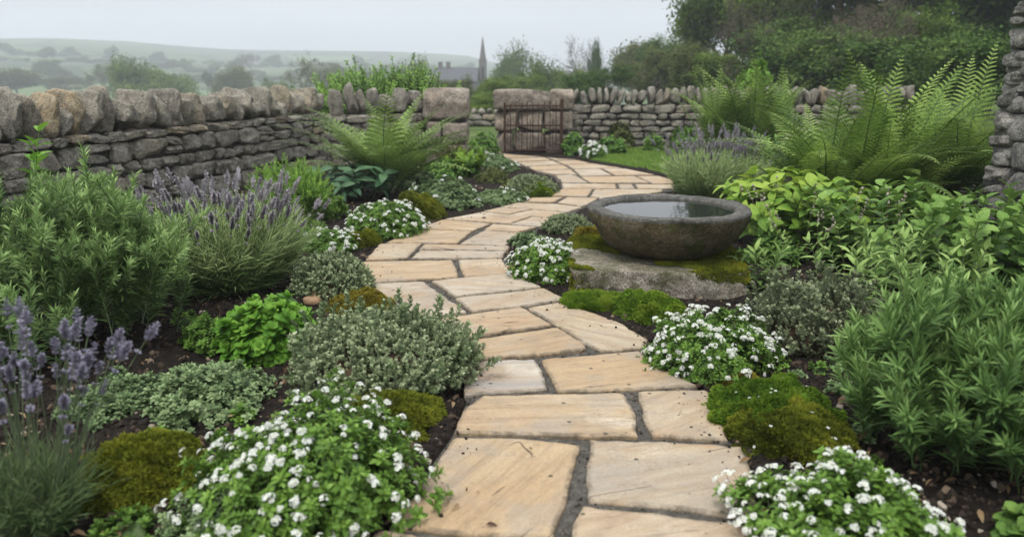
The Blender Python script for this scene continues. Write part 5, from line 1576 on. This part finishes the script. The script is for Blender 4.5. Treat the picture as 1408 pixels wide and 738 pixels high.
def hedge(name, label, px, ytop, Y, w_, seed, mat, cat='shrub', n=90):
    X = xat(px, Y, 1.0); h = zat(ytop, Y)
    return stems_plant(name, label, None, seed, lambda r, hh: branchy(r, hh, 5, n=44, leaf=LEAF['ovate'], ll=(.075, .05), ang=(65, 35), pairs=False, rad=.006, bend=.12, whorl=1, t0=.3), n, cat, 'shrubs behind the left wall', .9, .25, (.78, 1.05), 6, (mat, 'twig'), pos=(X, Y, w_, h), hfac=1.0)
hedge('hedge_shrub', 'leafy green shrub with upright shoots peering over the wall left of the pillar', 548, 92, 12.0, .42, 501, 'shrub')
hedge('hedge_shrub', 'brighter leafy shoots over the wall end above the pale fern', 476, 98, 12.4, .32, 502, 'shrub_bright', n=60)
_Y = 15.0
_x = xat(1032, _Y, 1.2)
cushion('round_shrub', 'bright green rounded shrub rising above the ferns before the wood', (1002, 1064, 60, 205), 503, 'shrub_bright', 0, 'ovate', (.08, .13), group=None, cat='shrub', n=1600, lump=.14)

# church: nave, chimneyed gable, tower with broach spire
def build_church():
    D = 112.0
    zb = float(terrain(np.array([xat(650, D, 1.2)]), np.array([D]))[0]) - .5
    X = xat(664, D, 1.2)
    root = empty('church', (X, D, zb), 'small grey stone church with a slender spire and slate roof in the haze', 'church')
    def box(name, x0, x1, y0, y1, z0, z1, mat, parent=root):
        V = [(x, y, z) for z in (z0, z1) for x, y in ((x0, y0), (x1, y0), (x1, y1), (x0, y1))]
        return link(name, mesh(name, T(V, [(0, 1, 5, 4), (1, 2, 6, 5), (2, 3, 7, 6), (3, 0, 4, 7), (4, 5, 6, 7), (3, 2, 1, 0)]), [M[mat]], False), parent)
    m = D * CT / FPX                       # metres per photo pixel there
    tw = 5.2 * m
    zt = zat(82, D) - zb; zs = zat(50, D) - zb
    box('tower', -tw, tw, -tw, tw, 0, zt, 'church')
    for x, y in ((-tw, -tw), (tw, -tw), (-tw, tw), (tw, tw)):
        q = tw * .22
        V = [(x - q, y - q, zt - .8), (x + q, y - q, zt - .8), (x + q, y + q, zt - .8), (x - q, y + q, zt - .8), (x, y, zt + 1.6)]
        link('pinnacle', mesh('pinnacle', T(V, [(0, 1, 4, 4), (1, 2, 4, 4), (2, 3, 4, 4), (3, 0, 4, 4)]), [M['church']], False), root)
    an = np.arange(8) * math.pi / 4 + math.pi / 8
    Vs = [(tw * .95 * math.cos(a), tw * .95 * math.sin(a), zt) for a in an] + [(tw * .04 * math.cos(a), tw * .04 * math.sin(a), zs) for a in an]
    link('spire', mesh('spire', T(Vs, [(i, (i + 1) % 8, 8 + (i + 1) % 8, 8 + i) for i in range(8)]), [M['church']], False), root)
    box('belfry_window', -tw * .25, tw * .25, -tw - .03, -tw + .2, zt * .72, zt * .9, 'window')
    x0, x1 = -64 * m, -tw
    ze, zr = zat(110, D) - zb, zat(93, D) - zb
    y0, y1 = -6.0, 4.0
    box('nave_wall', x0 + .3, x1 - .03, y0 + .3, y1 - .3, 0, ze, 'church')
    ym = (y0 + y1) / 2
    V = [(x0, y0, ze - .2), (x1, y0, ze - .2), (x1, ym, zr), (x0, ym, zr), (x0, y1, ze - .2), (x1, y1, ze - .2)]
    rf = link('roof', mesh('roof', T(V, [(0, 1, 2, 3), (3, 2, 5, 4), (0, 3, 4, 4), (1, 5, 2, 2)]), [M['slate']], False), root)
    for xx in (x0 + .7, x0 + 1.8):
        box('chimney', xx - .28, xx + .28, ym - .4, ym + .4, zr - .6, zr + .75, 'church', rf)
    for i in range(4):
        xx = x0 + 1.5 + i * (x1 - x0 - 3) / 3.5
        box('window', xx, xx + .7, y0 + .26, y0 + .4, ze * .35, ze * .8, 'window')
build_church()
def farmhouse():
    D = 430.0; X = xat(346, D, 1.2)
    zb = float(terrain(np.array([X]), np.array([D]))[0]) - .3
    root = empty('farmhouse', (X, D, zb), 'tiny whitewashed farmhouse faint in the valley haze', 'house')
    V = [(x, y, z) for z in (0, 4.2) for x, y in ((-4.5, -2.5), (4.5, -2.5), (4.5, 2.5), (-4.5, 2.5))]
    link('wall', mesh('wall', T(V, [(0, 1, 5, 4), (1, 2, 6, 5), (2, 3, 7, 6), (3, 0, 4, 7)]), [M['white_wash']], False), root)
    V = [(-4.8, -2.8, 4.1), (4.8, -2.8, 4.1), (4.8, 0, 6.6), (-4.8, 0, 6.6), (-4.8, 2.8, 4.1), (4.8, 2.8, 4.1)]
    link('roof', mesh('roof', T(V, [(0, 1, 2, 3), (3, 2, 5, 4), (0, 3, 4, 4), (1, 5, 2, 2)]), [M['slate']], False), root)
farmhouse()

def build_haze():
    V = [(x, y, z) for z in (-22, 70) for x, y in ((-1000, -1000), (1000, -1000), (1000, 1005), (-1000, 1005))]
    k = NT('haze_air')
    k.t.nodes.remove(k.b)
    pv = k.n('VolumePrincipled')
    pv.inputs['Color'].default_value = (.78, .82, .89, 1)
    pv.inputs['Density'].default_value = .0014
    pv.inputs['Anisotropy'].default_value = .0
    k.l(pv.outputs[0], k.out.inputs['Volume'])
    o = link('haze', mesh('haze', T(V, [(0, 1, 5, 4), (1, 2, 6, 5), (2, 3, 7, 6), (3, 0, 4, 7), (4, 5, 6, 7), (3, 2, 1, 0)]), [k.m], False))
    tag(o, 'pale damp haze filling the valley air', 'haze', None, 'stuff')
build_haze()
